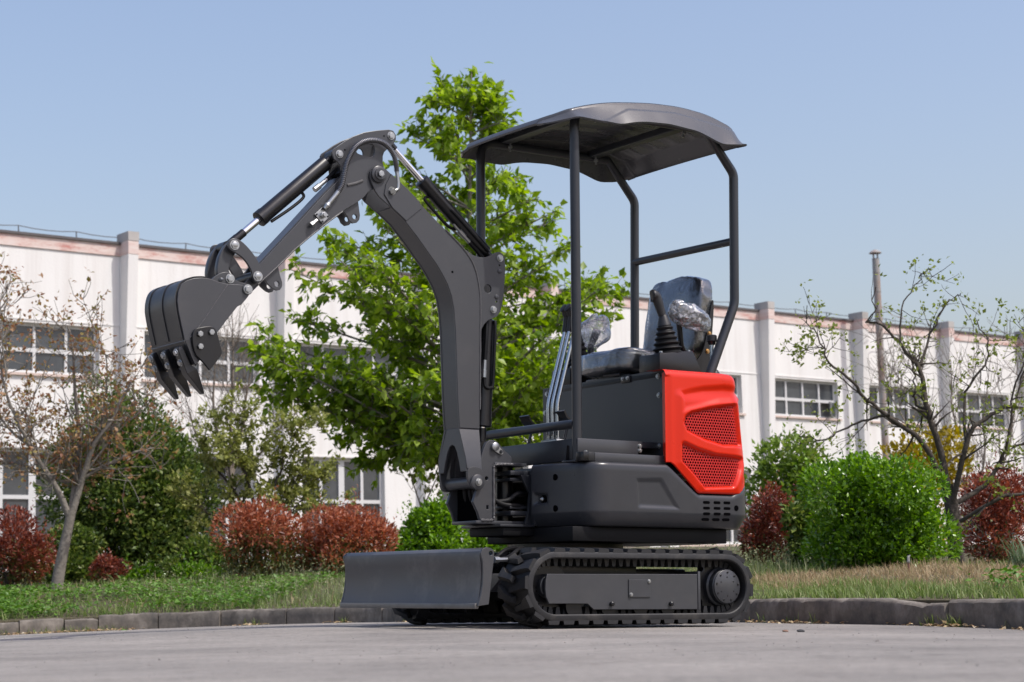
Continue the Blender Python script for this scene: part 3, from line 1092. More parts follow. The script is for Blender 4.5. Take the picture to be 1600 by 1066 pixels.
for r_, (kind, v, ins) in enumerate(rows):
    z = np.full(n, v) if kind == 'b' else (.443 + (ztop - .018 - .443) * v if kind == 'f' else ztop + v)
    x = A[:, 0] - A[:, 2] * ins
    y = A[:, 1] - A[:, 3] * ins
    if kind in ('f',):
        d = inside_dist(A[:, 0], z, emb)
        off = -.006 * sstep(-.002, .012, d) * (A[:, 3] > .9)
        # lamp recess in the front face
        rec = inside_dist(A[:, 1], z, [(.166, .472), (.166, .520), (.233, .515), (.233, .478)])
        off = off - .012 * sstep(-.003, .010, rec) * (A[:, 2] > .9)
        x, y = x + A[:, 2] * off, y + A[:, 3] * off
    verts[r_] = np.c_[x, y, z]
Rn = len(rows)
near_v = verts.reshape(-1, 3)
far_v = near_v * np.array([1, -1, 1])
idx = np.arange(Rn * n).reshape(Rn, n)
f1 = np.stack([idx[:-1, :-1], idx[:-1, 1:], idx[1:, 1:], idx[1:, :-1]], -1).reshape(-1, 4)
f2 = f1[:, ::-1] + Rn * n
skirt = mesh('body_skirt', np.r_[near_v, far_v], f1[:, ::-1].tolist() + f2[:, ::-1].tolist(), M_SKIRT, ex, 40)
# closing edge beside the swing bracket
box('skirt_inner', .262, .10, .150, .1545, .392, .615, M_DARK, skirt, .001)
for z in (.577, .456):
    tube('bolt_hole', [(.238, .275, z), (.2488, .275, z)], [.0125, .0125], M_VOID, skirt, 18)  # short black stub stands in for the shade of a hole
tube('lamp_socket', [(.248, .206, .494), (.2555, .206, .494)], [.017, .017], M_VOID, skirt, 18)
tube('lamp_bulb', [(.251, .204, .494), (.260, .204, .494), (.264, .204, .494), (.2645, .204, .494), (.269, .204, .494)], [.009, .009, .005, .004, .003], M_ZINC, skirt, 10)
for i, x in enumerate((-.3615, -.4165, -.4685)):
    for k in range(4):
        z = .487 - k * .0225 + .0005 * i
        w_, h_ = .0125, .0055
        o_ = [(x + w_ + h_ * math.cos(a), z + h_ * math.sin(a)) for a in np.linspace(-math.pi / 2, math.pi / 2, 7)] + [(x - w_ + h_ * math.cos(a), z + h_ * math.sin(a)) for a in np.linspace(math.pi / 2, 3 * math.pi / 2, 7)]
        yy = .459 if k < 3 else .4515
        plate('vent_slot', o_, yy - (.0 if k < 3 else -.001), .004, M_VOID, skirt, bevel=.0004)  # flat black plate painted as the shade inside a slot
tube('bolt_hole', [(-.518, .450, .468), (-.5182, .4606, .468)], [.0115, .0115], M_VOID, skirt, 18)
box('top_deck', .19, -.60, -.40, .40, .60, .628, M_DARK, ex, .003)

# ---- red engine cover ------------------------------------------------------------
g1 = [(-.262, .800), (-.268, .822), (-.290, .836), (-.383, .858), (-.522, .880), (-.555, .728), (-.457, .726), (-.359, .746), (-.274, .776)]
g2 = [(-.252, .712), (-.32, .690), (-.41, .671), (-.558, .664), (-.546, .630), (-.500, .560), (-.360, .553), (-.314, .597), (-.251, .650)]
hp = []
step = .0045
xc_h, rr_h, half_h = -.500, .150, .456
for x in np.arange(-.165, xc_h, -step): hp.append((x, half_h, 0, 1))
for k in range(37):
    a = math.pi / 2 * k / 36
    hp.append((xc_h - rr_h * math.sin(a), half_h - rr_h + rr_h * math.cos(a), -math.sin(a), math.cos(a)))
for y in np.linspace(half_h - rr_h, 0, 20)[1:]: hp.append((xc_h - rr_h, y, -1, 0))
A = np.array(hp)
n = len(A)
arc = np.r_[0, np.cumsum(np.hypot(np.diff(A[:, 0]), np.diff(A[:, 1])))] 
ux = -.165 - arc                      # unrolled x, keeps the detail polygons undistorted round the corner
zb = np.interp(-A[:, 0], [.165, .188, .205, .310, .325, .70], [.640, .640, .630, .532, .523, .523])
zb = np.where(A[:, 2] < -.45, np.maximum(zb, np.interp(-A[:, 2], [.45, .8], [.523, .583])), zb)
zt = np.interp(arc, [0, .30, .42, .60, 1.2], [1.012, 1.014, 1.008, .985, .97])
NV = 110
rows_v = []
for j in range(NV + 1):
    t = j / NV
    rows_v.append(('s', t))
for k in range(1, 9):
    rows_v.append(('r', k / 8))
rows_v.append(('in', 0))
RO = .030
verts = np.zeros((len(rows_v), n, 3))
isg = np.zeros((len(rows_v), n))
for j, (kind, t) in enumerate(rows_v):
    if kind == 's':
        z = zb + (zt - RO - zb) * t
        ins = np.zeros(n)
        if j == 0: ins = ins + .006
    elif kind == 'r':
        a = t * math.pi / 2
        z = zt - RO + RO * math.sin(a)
        ins = np.full(n, RO * (1 - math.cos(a)))
    else:
        z = zt + .002
        ins = np.full(n, .13)
    # shell leans in towards the top at the rear, with a step under the upper hood
    sh = np.interp(z, [.52, .587, .885, .9, .915, .963, 1.0, 1.02], [0, 0, -.040, -.038, -.026, -.045, -.062, -.07]) * sstep(.02, .9, -A[:, 2])
    off = sh
    if kind == 's':
        d1 = inside_dist(ux, z, g1)
        d2 = inside_dist(ux, z, g2)
        pocket = inside_dist(ux, z, [(-.245, .925), (-.247, .845), (-.44, .893), (-.58, .905), (-.62, .955), (-.47, .962), (-.36, .950)])
        ridge = inside_dist(ux, z, [(-.235, .905), (-.235, .64), (-.31, .54), (-.53, .54), (-.60, .64), (-.60, .905)])
        off = off - .020 * sstep(-.016, .002, d1) - .020 * sstep(-.016, .002, d2) - .0085 * sstep(-.008, .020, pocket)
        off = off + .011 * sstep(-.035, .025, ridge) - .010 * (1 - sstep(.0, .035, -.165 - ux)) * .6
        isg[j] = np.where((d1 > .001) | (d2 > .001), 1, 0)
    x = A[:, 0] - A[:, 2] * (ins - off)
    y = A[:, 1] - A[:, 3] * (ins - off)
    verts[j] = np.c_[x, y, z]
Rn = len(rows_v)
idx = np.arange(Rn * n).reshape(Rn, n)
f1 = np.stack([idx[:-1, :-1], idx[1:, :-1], idx[1:, 1:], idx[:-1, 1:]], -1).reshape(-1, 4)
fm = (isg[:-1, :-1] + isg[1:, :-1] + isg[1:, 1:] + isg[:-1, 1:]).reshape(-1) >= 4
nv = verts.reshape(-1, 3)
far_ok = nv[f1[:, 0], 0] < -.235          # the far flank starts behind the seat box
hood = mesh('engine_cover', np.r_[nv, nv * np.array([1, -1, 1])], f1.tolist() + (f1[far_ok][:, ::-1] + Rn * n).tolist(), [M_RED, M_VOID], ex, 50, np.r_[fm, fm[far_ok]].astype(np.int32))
# front flange of the cover, returning to the seat box
fl_ = [(-.166, .4525, .64)] 
zz_ = np.linspace(.645, 1.0, 12)
vv = [(-.1655, .450, z) for z in zz_] + [(-.185, .409, z) for z in zz_]
mesh('cover_flange', vv, [(i, i + 1, 13 + i, 12 + i) for i in range(11)], M_RED, hood, 30)
# perforated grilles: hexagon rings laid over the dark openings
def surf(u, z):
    """point and normal on the cover at unrolled x u and height z, at grille depth"""
    a = np.interp(-.165 - u, arc, np.arange(n))
    i = int(a)
    fr_ = a - i
    q = A[i] * (1 - fr_) + A[min(i + 1, n - 1)] * fr_
    sh = np.interp(z, [.52, .587, .885, .9, .915, .963, 1.0, 1.02], [0, 0, -.040, -.038, -.026, -.045, -.062, -.07]) * float(sstep(.02, .9, -q[2]))
    off = sh - .003
    return np.array([q[0] + q[2] * off, q[1] + q[3] * off, z]), np.array([q[2], q[3], 0])
pitch = .0130
for gpoly in (g1, g2):
    gp = np.array(gpoly)
    verts, fc = [], []
    r0, r1 = pitch / math.sqrt(3), pitch * .40
    row = 0
    z = gp[:, 1].min() - .01
    while z < gp[:, 1].max() + .01:
        u = gp[:, 0].min() - .01 + (pitch / 2 if row % 2 else 0)
        while u < gp[:, 0].max() + .01:
            if inside_dist(np.array([u]), np.array([z]), gpoly)[0] > -.004:
                k = len(verts)
                for rr_, dep in ((r0, 0), (r1, 0), (r1, -.003)):
                    for q in range(6):
                        a = math.pi / 6 + q * math.pi / 3
                        P_, nn_ = surf(u + rr_ * math.cos(a), z + rr_ * math.sin(a))
                        verts.append(P_ + nn_ * dep)
                for q in range(6):
                    q2 = (q + 1) % 6
                    fc.append((k + q, k + q2, k + 6 + q2, k + 6 + q))
                    fc.append((k + 6 + q, k + 6 + q2, k + 12 + q2, k + 12 + q))
            u += pitch
        z += pitch * math.sqrt(3) / 2
        row += 1
    gr = mesh('grille', verts, fc, M_REDDK, hood, 0)
    gr['kind'] = 'stuff'

# ---- seat box, floor, rails --------------------------------------------------------
bxp = plate('seat_box', [(-.44, 1.014), (.408, 1.017), (.405, .64), (-.44, .64)], 0, .006, M_DARK, ex)
bxp.data.transform(Matrix(((0, -1, 0, -.206), (1, 0, 0, 0), (0, 0, 1, 0), (0, 0, 0, 1))))
box('seat_box_top', -.203, -.55, -.43, .40, .985, 1.010, M_DARK, bxp, .003)
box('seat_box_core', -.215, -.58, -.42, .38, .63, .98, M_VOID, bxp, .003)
for (y, z) in ((.362, .992), (.366, .915), (.362, .712), (-.419, .988), (-.433, .907)):
    bolt((-.2025, y if y > 0 else y + .012, z), (1, 0, 0), .0085, .007, M_ZINC, bxp)
hg = box('hinge', -.2025, -.196, .125, .185, .985, 1.013, M_BLACK, bxp, .002)
for y in (.138, .170):
    bolt((-.196, y, 1.003), (1, 0, 0), .006, .006, M_ZINC, hg)
for (x, y) in ((-.24, .33), (-.24, .25), (-.24, .05), (-.24, -.08)):
    bolt((x, y, 1.010), (0, 0, 1), .007, .007, M_ZINC, bxp)
box('floor_plate', .20, -.20, -.42, .36, .700, .726, M_DARK, ex, .003)
box('front_beam', .204, .18, -.43, .335, .640, .7255, M_DARK, ex, .003)
fs = box('floor_side', .20, -.098, .352, .362, .665, .726, M_GREY, ex, .002)
for z in (.708, .690):
    bolt((-.105, .362, z), (0, 1, 0), .007, .006, M_ZINC, fs)
sr = box('step_rail', .165, -.19, .385, .425, .633, .668, M_GREY, ex, .003)
box('rail_end', .222, .195, .378, .428, .634, .670, M_BLACK, ex, .003)
box('rail_end', .195, .166, .380, .426, .634, .669, M_GRIP, ex, .003)
bolt((.19, .40, .670), (0, 0, 1), .006, .006, M_ZINC, sr)
tube('guard_bar', [(.19, -.33, .782), (.19, .334, .784)], .0185, M_DARK, ex, 16)
box('post_foot', .222, .14, .285, .375, .6325, .641, M_DARK, ex, .002)
mesh('post_gusset', [(.222, .300, .641), (.200, .300, .641), (.200, .300, .70), (.212, .300, .70), (.222, .309, .641), (.200, .309, .641), (.200, .309, .70), (.212, .309, .70)],
     [(0, 1, 2, 3), (7, 6, 5, 4), (0, 4, 5, 1), (2, 6, 7, 3), (1, 5, 6, 2), (0, 3, 7, 4)], M_BLACK, ex, 0)

# ---- canopy ---------------------------------------------------------------------------
def zroof(x):
    return np.interp(-x, [-.300, -.2, -.069, .03, .18, .33, .48, .615, .662], [2.003, 2.043, 2.078, 2.094, 2.112, 2.118, 2.106, 2.068, 1.998])
def smooth_(f, w):
    return lambda x: sum(f(x + d) for d in np.linspace(-w, w, 9)) / 9
def zfascia(x):
    return np.interp(-x, [-.305, -.225, -.154, -.02, .0, .05, .103, .228, .379, .44, .497, .52, .60, .66], [1.973, 1.989, 1.987, 1.984, 1.990, 2.003, 2.012, 2.020, 2.010, 1.993, 1.976, 1.974, 1.984, 2.000])
zroof0 = zroof
zroof = lambda x: (smooth_(zroof0, .05)(x) if -.56 < x < .24 else zroof0(x))
zfascia = smooth_(zfascia, .022)
xs = np.r_[.314, .309, np.linspace(.302, -.60, 100), np.linspace(-.606, -.662, 9)]
# columns across: far bottom lip .. top .. near bottom lip
FT = list(np.linspace(0, .97, 26))
cross = [('f', -1, t) for t in FT] + [('e', -1, k / 4) for k in range(5)] + [('t', 0, y) for y in np.linspace(-.365, .365, 60)] + [('e', 1, 1 - k / 4) for k in range(5)] + [('f', 1, t) for t in FT[::-1]]
top = np.zeros((len(xs), len(cross), 3))
for i, x in enumerate(xs):
    zt_, zb_ = float(zroof(x)), float(zfascia(x))
    if x > .305: zt_ -= (x - .305) * 2.2
    zb_ = min(zb_, zt_ - .004)
    ytop = .374 - .115 * max(0, (x - .235) / .075) - .02 * float(sstep(.58, .66, -x))
    crown = .004
    for j, (kind, sg, t) in enumerate(cross):
        ro = min(.012, (zt_ - zb_) * .4)
        if kind == 't':
            y = t * ytop / .365 * .985
            z = zt_ + crown * (1 - (y / ytop) ** 2)
            for yr in (-.26, -.13, 0, .13, .26):
                z += .007 * float(sstep(.028, .014, abs(y - yr))) * float(sstep(.24, .16, x) * sstep(.62, .56, -x))
        elif kind == 'e':
            a = t * math.pi / 2
            y = sg * (ytop - ro + ro * math.cos(a) + ro * .2)
            z = zt_ - ro + ro * math.sin(a)
        else:
            z = zb_ + (zt_ - ro - zb_) * t
            y = sg * (ytop + ro * .2 + .046 * (1 - t))
            zc_ = float(np.interp(-x, [-.1, .04, .28, .60], [1.986, 2.061, 2.081, 2.053]))
            y += sg * .0055 * float(sstep(.004, -.004, z - zc_)) * float(sstep(.12, .10, x))
        top[i, j] = (x, y, z)
nx_, ny_ = len(xs), len(cross)
allr = top
ctr = np.array([-.15, 0, 1.9])
inner = allr.copy()
inner[:, :, 1] *= .988
inner[:, :, 2] -= .006
inner[0, :, 0] -= .006
inner[-1, :, 0] += .006
nr = allr.shape[0]
idx = np.arange(nr * ny_).reshape(nr, ny_)
f1 = np.stack([idx[:-1, :-1], idx[1:, :-1], idx[1:, 1:], idx[:-1, 1:]], -1).reshape(-1, 4)
f2 = f1[:, ::-1] + nr * ny_
K = nr * ny_
rim = []
for i in range(nr - 1):
    rim.append((i * ny_, i * ny_ + K, (i + 1) * ny_ + K, (i + 1) * ny_))
    e = ny_ - 1
    rim.append((i * ny_ + e, (i + 1) * ny_ + e, (i + 1) * ny_ + e + K, i * ny_ + e + K))
for j in range(ny_ - 1):
    rim.append((j, j + 1, j + 1 + K, j + K))
    e = (nr - 1) * ny_
    rim.append((e + j, e + j + K, e + j + 1 + K, e + j + 1))
bm = bmesh.new()
vs = [bm.verts.new(v) for v in np.r_[allr.reshape(-1, 3), inner.reshape(-1, 3)]]
for f in f1.tolist() + f2.tolist() + rim:
    bm.faces.new([vs[i] for i in f])
roof = from_bm('canopy_roof', bm, M_ROOF, ex, 32)
for s in (1, -1):
    y = .338 * s
    path = fillet([(.186, y, .636), (.186, y, 1.2), (.190, y, 2.043), (-.565, y, 2.050), (-.642, y, 1.880), (-.634, y, 1.325 if s > 0 else 1.20), (-.490, y, 1.012)], .075, 8)
    path = path[:20] + fillet([path[19], (-.642, y, 1.880), (-.634, y, 1.325 if s > 0 else 1.20), (-.490, y, 1.012)], .022, 4)[1:]
    po = tube('canopy_post', path, .0195, M_DARK, ex, 18)
    for x in (.06, -.40):
        tube('roof_bolt', [(x, y - .035 * s, 2.085), (x, y - .035 * s, 2.037), (x, y - .035 * s, 2.036), (x, y - .035 * s, 2.026), (x, y - .035 * s, 2.025), (x, y - .035 * s, 2.012)], [.005, .005, .010, .010, .005, .005], M_ZINC, po, 8)
tube('rear_bar', [(-.636, -.335, 1.600), (-.636, .335, 1.592)], .0165, M_DARK, ex, 16)
for x in (.075, -.40):
    box('roof_beam', x + .025, x - .025, -.335, .335, 2.046, 2.076, M_DARK, ex, .003)

# ---- travel levers, pedals -------------------------------------------------------------
for (y, xb, xm, xt, zm, zt_, hd) in ((.05, .116, .119, .037, .885, 1.20, 1), (.075, .112, .115, .034, .885, 1.20, 0), (.10, .107, .108, .026, .888, 1.20, 1)):
    lv = tube('travel_lever', fillet([(xb, y, .722), (xb, y, .80), (xm, y, zm), (xt, y + .012, zt_)], .03, 6), .0078, M_STEEL, ex, 14)
    bx_ = xt - .006
    tube('grip', spline([(xt + .003, y + .011, zt_ - .012), (xt - .002, y + .012, zt_ + .02), (xt - .004, y + .013, zt_ + .052), (xt + .004, y + .013, zt_ + .078), (xt + .016, y + .013, zt_ + .088)], 5), [.0125] * 6 + [.013] * 5 + [.016] * 5 + [.019] * 4 + [.012], M_GRIP, lv, 14)
    tube('lever_boot', [(xb, y, .722), (xb, y, .736), (xb, y, .737), (xb, y, .752)], [.013, .013, .010, .009], M_ZINC, lv, 10)
for (y0, y1) in ((.092, .158), (-.158, -.092)):
    pd = mesh('foot_pedal', [(.105, y0, .828), (.105, y1, .828), (.118, y1, .852), (.118, y0, .852), (.070, y0, .800), (.070, y1, .800), (.064, y0, .806), (.064, y1, .806), (.099, y0, .834), (.099, y1, .834), (.112, y1, .857), (.112, y0, .857)],
                [(0, 1, 2, 3), (8, 11, 10, 9), (3, 2, 10, 11), (0, 4, 5, 1), (6, 8, 9, 7), (4, 6, 7, 5), (0, 3, 11, 8), (1, 9, 10, 2), (0, 8, 6, 4), (1, 5, 7, 9)], M_BLACK, ex, 0)
    tube('pedal_stem', [(.075, (y0 + y1) / 2, .802), (.09, (y0 + y1) / 2, .75), (.10, (y0 + y1) / 2, .725)], .006, M_BLACK, pd, 8)
box('valve_block', .135, .085, .02, .13, .726, .742, M_ZINC, ex, .003)

# ---- seat ---------------------------------------------------------------------------------
def pillow(name, fn, nu, nv, mat, parent, angle=60):
    verts = [fn(2 * math.pi * i / nu, -math.pi / 2 + math.pi * j / nv) for j in range(nv + 1) for i in range(nu)]
    fc = []
    for j in range(nv):
        for i in range(nu):
            fc.append((j * nu + i, j * nu + (i + 1) % nu, (j + 1) * nu + (i + 1) % nu, (j + 1) * nu + i))
    bm = bmesh.new()
    vs = [bm.verts.new(v) for v in verts]
    for f in fc: bm.faces.new([vs[i] for i in f])
    bmesh.ops.remove_doubles(bm, verts=bm.verts, dist=1e-5)
    return from_bm(name, bm, mat, parent, angle)
def spow(v, e): return math.copysign(abs(v) ** e, v)
def seat_block(cx, cy, cz, ax, ay, az, tilt, e=.35, grow=0.0, wr=0.0, seed=0, sag=0.0, crease=0.0):
    ca, sa = math.cos(tilt), math.sin(tilt)
    rs = random.Random(seed)
    ph = [rs.uniform(0, 6) for _ in range(6)]
    def fn(u, v):
        x = (ax + grow) * spow(math.cos(v), e) * spow(math.cos(u), e)
        y = (ay + grow) * spow(math.cos(v), e) * spow(math.sin(u), e)
        z = (az + grow) * spow(math.sin(v), e)
        z += sag * ((y / ay) ** 2) * (1 if z > 0 else .3)
        if wr:
            w = wr * (math.sin(31 * y + 17 * z + ph[0]) + math.sin(53 * z - 29 * x + ph[1]) + .7 * math.sin(71 * x + 43 * y + ph[2]))
            x += w * math.cos(u); y += w * math.sin(u) * .6; z += w * .6
        if crease:      # folds in the loose film
            q = Vector((x * 9 + seed, y * 14, z * 9))
            c_ = abs(mnoise.noise(q)) + .5 * abs(mnoise.noise(q * 2.3)) + .25 * abs(mnoise.noise(q * 5.1))
            k_ = 1 + (crease * (.55 - c_) * 1.6) / max(.03, math.sqrt(x * x + y * y + z * z))
            x, y, z = x * k_, y * k_, z * k_
        return (cx + ca * x + sa * z, cy + y, cz - sa * x + ca * z)
    return fn
seat = empty('operator_seat')
seat.parent = ex
pillow('seat_cushion', seat_block(-.375, 0, 1.066, .20, .172, .046, R(-4), .42, sag=.012), 48, 24, M_SEAT, seat)
pillow('backrest', seat_block(-.605, 0, 1.288, .040, .172, .176, R(-10), .32), 48, 24, M_SEAT, seat)
pillow('cushion_wrap', seat_block(-.370, 0, 1.068, .20, .172, .046, R(-4), .42, .009, .0016, 3, sag=.012, crease=.0045), 200, 90, M_FILM, seat)
pillow('backrest_wrap', seat_block(-.603, 0, 1.290, .040, .172, .176, R(-10), .36, .009, .0016, 5, crease=.005), 200, 110, M_FILM, seat)
for s in (1, -1):
    bk = plate('seat_bracket', chaikin([(-.50, 1.02), (-.575, 1.02), (-.615, 1.06), (-.632, 1.18), (-.650, 1.36), (-.636, 1.362), (-.606, 1.22), (-.585, 1.14), (-.55, 1.10), (-.50, 1.06)], 2), .188 * s, .008, M_BLACK, seat)
    for q in ((-.618, 1.215), (-.606, 1.14)):
        bolt((q[0], (.193) * s, q[1]), (0, s, 0), .008, .006, simple('brass_pivot', (.45, .28, .12), rough=.4, metal=1) if 'brass_pivot' not in bpy.data.materials else bpy.data.materials['brass_pivot'], bk)
box('seat_slide', -.22, -.56, -.15, .15, 1.010, 1.026, M_BLACK, seat, .003)
tube('slide_handle', [(-.19, .02, 1.026), (-.19, .13, 1.022)], .006, M_BLACK, seat, 8)

# ---- joysticks -----------------------------------------------------------------------------
def joystick(s, wrapped):
    yb = .305 * s
    bxo = box('joystick_console', -.205, -.43, yb - .07, yb + .065, 1.010, 1.085, M_BLACK, ex, .004)
    for v in bxo.data.vertices:      # raked rear face, sloping top
        if v.co.z > 1.05:
            v.co.z += (-.205 - v.co.x) * .10
            if v.co.x < -.35: v.co.x += .05
    for (x, y) in ((-.22, yb + .055), (-.365, yb + .055), (-.22, yb - .06)):
        bolt((x, y, 1.088 + (-.205 - x) * .10), (0, 0, 1), .006, .006, M_ZINC, bxo)
    pts, rad = [], []
    base = Vector((-.300, yb, 1.090))
    tip = Vector((-.287, yb - .004 * s, 1.218))
    for k in range(41):
        t = k / 40
        pts.append(base.lerp(tip, t))
        rad.append((.062 * (1 - t) + .027 * t) * (1 + .11 * math.sin(t * 6 * 2 * math.pi)))
    bl = tube('bellows', pts, rad, M_HOSE, bxo, 24)
    tube('collar', [tip - Vector((0, 0, .006)), tip + Vector((.006, 0, .03)), tip + Vector((.008, 0, .036))], [.030, .019, .016], M_GRIP, bl, 18)
    top_ = tip + Vector((.010, 0, .034))
    hd = spline([top_, top_ + Vector((.007, -.003 * s, .024)), top_ + Vector((.016, -.006 * s, .054)), top_ + Vector((.023, -.010 * s, .073)), top_ + Vector((.035, -.014 * s, .080)), top_ + Vector((.041, -.016 * s, .079))], 5)
    rad = np.interp(np.linspace(0, 1, len(hd)), [0, .2, .45, .7, .85, 1], [.0165, .018, .0205, .025, .027, .018])
    tube('handle', hd, list(rad), M_GRIP, bl, 18)
    if wrapped:
        c = Vector((-.385, yb, 1.27))
        rs = random.Random(4)
        ph = [rs.uniform(0, 6) for _ in range(4)]
        def fn(u, v):
            r_ = 1 + .10 * math.sin(3 * u + ph[0]) + .08 * math.sin(5 * v + ph[1] + u)
            z = .082 * math.sin(v) * r_
            return (c.x + .080 * math.cos(v) * math.cos(u) * r_ - .02 * math.sin(v), c.y + .05 * math.cos(v) * math.sin(u) * r_, c.z - .01 + z * .9)
        pillow('bubble_wrap', fn, 60, 40, M_BUBBLE, bl)
        tube('wrapped_stalk', [(-.36, yb, 1.10), (-.365, yb, 1.20), (-.40, yb, 1.27)], [.016, .014, .02], M_GRIP, bxo, 10)
    return bxo
joystick(1, False)
joystick(-1, True)
ar = empty('armrest')
ar.parent = ex
pillow('armrest_pad', seat_block(-.47, .235, 1.272, .085, .03, .030, R(-14), .6), 32, 16, M_SEAT, ar)
pillow('bubble_wrap', seat_block(-.470, .240, 1.270, .090, .040, .040, R(-16), .75, .008, .004, 9, crease=.018), 160, 80, M_BUBBLE, ar)
tube('armrest_stay', [(-.43, .22, 1.25), (-.45, .21, 1.15), (-.50, .20, 1.08)], .012, M_BLACK, ar, 10)
tube('locking_lever', [(-.545, .30, 1.012), (-.545, .30, 1.030), (-.545, .30, 1.042), (-.542, .30, 1.048), (-.540, .30, 1.06)], [.028, .027, .020, .012, .011], M_GRIP, ex, 20)
lk = tube('throttle_rod', [(-.540, .30, 1.05), (-.539, .30, 1.16)], .009, M_STEEL, ex, 12)
tube('throttle_knob', [(-.539, .30, 1.150), (-.539, .30, 1.163), (-.539, .30, 1.166), (-.539, .30, 1.188), (-.539, .30, 1.192)], [.014, .018, .022, .022, .016], M_GRIP, lk, 12)

# ---- swing bracket and post ------------------------------------------------------------------
for (z, t) in ((.600, .018), (.442, .018)):
    sb = box('swing_yoke', .215, .345, -.085, .112, z - t / 2, z + t / 2, M_DARK, ex, .003)
box('yoke_post', .258, .222, .112, .148, .395, .612, M_DARK, ex, .004)
plate('yoke_gusset', [(.305, .592), (.250, .592), (.22, .36), (.252, .352), (.285, .40), (.268, .45), (.262, .52)], .118, .014, M_DARK, ex)
tube('king_pin', [(.30, 0, .40), (.30, 0, .64)], .035, M_BLACK, ex, 18)
for z in (.575, .465):
    box('yoke_lug', .34, .235, -.07, .10, z - .006, z + .006, M_DARK, ex, .002)
sw = [(.478, .650), (.469, .678), (.452, .714), (.435, .7255), (.412, .726), (.395, .716), (.364, .687), (.330, .662), (.330, .640), (.410, .626), (.415, .609), (.415, .431), (.405, .408), (.478, .406), (.491, .443), (.513, .482), (.497, .527), (.478, .556)]
swp = empty('swing_post')
swp.parent = ex
for s in (1, -1):
    plate('post_plate', sw, .092 * s, .016, M_GREY, swp, [circle(.450, .575, .0075, 12), [(.4505, .455), (.4505, .470), (.4415, .470), (.4415, .455)]] if s > 0 else (), bevel=.0018)
    tube('weld_bead', spline([(.327, .102 * s, .634), (.370, .102 * s, .633), (.412, .102 * s, .628), (.418, .102 * s, .610), (.418, .102 * s, .5), (.418, .102 * s, .432), (.425, .102 * s, .414), (.478, .102 * s, .412)], 8), [.0052 + .0014 * math.sin(i * 2.1) for i in range(57)], M_WELD, swp, 7)
box('post_top_plate', .415, .262, -.10, .104, .6275, .640, M_GREY, swp, .002)
box('post_bottom_plate', .500, .268, -.075, .102, .398, .4105, M_GREY, swp, .002)
box('post_shade_fill', .470, .416, -.08, .08, .4115, .540, M_VOID, swp, .002)  # black box added for the shade between the post plates
box('post_back', .418, .405, -.083, .083, .412, .626, M_VOID, swp, .002)  # back plate coloured near black to stand for the shaded interior
kp_ = plate('keeper_plate', chaikin([(.432, .700), (.428, .714), (.413, .716), (.402, .708), (.378, .688), (.374, .676), (.382, .669), (.394, .672), (.425, .688)], 2), .1035, .006, M_ZINC, swp, bevel=.001)
tube('pin_head', [(.4155, .106, .700), (.4155, .114, .700), (.4155, .117, .700)], [.0165, .0165, .012], M_ZINC, kp_, 18)
bolt((.387, .1065, .681), (0, 1, 0), .0058, .006, M_DARK, kp_)
for (z0, z1, x0) in ((.50, .47, .36), (.485, .52, .34)):
    tube('hose', spline([(x0 + .05, .07, z0), (x0, .085, (z0 + z1) / 2 - .01), (.29, .09, z1), (.20, .06, z1 - .01)], 8), .011, M_HOSE, ex, 10)

# ---- boom ---------------------------------------------------------------------------------------
BW = .060
side = [(.929, 1.766), (.949, 1.757), (.961, 1.742), (.963, 1.72), (.953, 1.695), (.938, 1.668), (.921, 1.648), (.863, 1.609), (.803, 1.565), (.745, 1.506), (.698, 1.453), (.660, 1.412), (.632, 1.374), (.607, 1.335), (.588, 1.290), (.577, 1.240), (.569, 1.158), (.563, 1.019), (.558, .893), (.549, .771),
        (.456, .771), (.4555, .848), (.4545, 1.051), (.453, 1.205), (.4535, 1.280), (.456, 1.313), (.462, 1.352), (.470, 1.385), (.480, 1.411), (.493, 1.436), (.516, 1.465), (.545, 1.493), (.579, 1.520), (.617, 1.550), (.673, 1.592), (.722, 1.632), (.757, 1.664), (.799, 1.696), (.841, 1.726), (.869, 1.745), (.890, 1.759), (.908, 1.766)]
boom = empty('boom')
boom.parent = ex
for s in (1, -1):
    sp_ = plate('side_plate', side, (BW - .005) * s, .010, M_GREY, boom, bevel=.002)
under = side[6:20]
over = side[20:37]
def strip(name, poly, y0, y1, t, mat, parent, inward):
    """plate bent along an (x, z) polyline between y0 and y1"""
    P_ = np.array(poly, float)
    tg = np.gradient(P_, axis=0)
    nn_ = np.c_[-tg[:, 1], tg[:, 0]]
    nn_ /= np.linalg.norm(nn_, axis=1)[:, None]
    Q_ = P_ + nn_ * t * inward
    k = len(P_)
    verts = [(p_[0], y, p_[1]) for y in (y0, y1) for p_ in P_] + [(q[0], y, q[1]) for y in (y0, y1) for q in Q_]
    fc = []
    for i in range(k - 1):
        fc += [(i, i + 1, k + i + 1, k + i), (2 * k + i, 3 * k + i, 3 * k + i + 1, 2 * k + i + 1), (i, 2 * k + i, 2 * k + i + 1, i + 1), (k + i, k + i + 1, 3 * k + i + 1, 3 * k + i)]
    fc += [(0, k, 3 * k, 2 * k), (k - 1, 3 * k - 1, 4 * k - 1, 2 * k - 1)]
    bm = bmesh.new()
    vs = [bm.verts.new(v) for v in verts]
    for f in fc: bm.faces.new([vs[i] for i in f])
    return from_bm(name, bm, mat, parent, 25)
def inset_poly(poly, d, sgn):
    P_ = np.array(poly, float)
    tg = np.gradient(P_, axis=0)
    nn_ = np.c_[-tg[:, 1], tg[:, 0]]
    nn_ /= np.linalg.norm(nn_, axis=1)[:, None]
    return (P_ + nn_ * d * sgn).tolist()
strip('under_plate', inset_poly([(.863, 1.609)] + [list(q) for q in side[8:20]], .0025, -1), -.0495, .0495, .010, M_GREY, boom, -1)
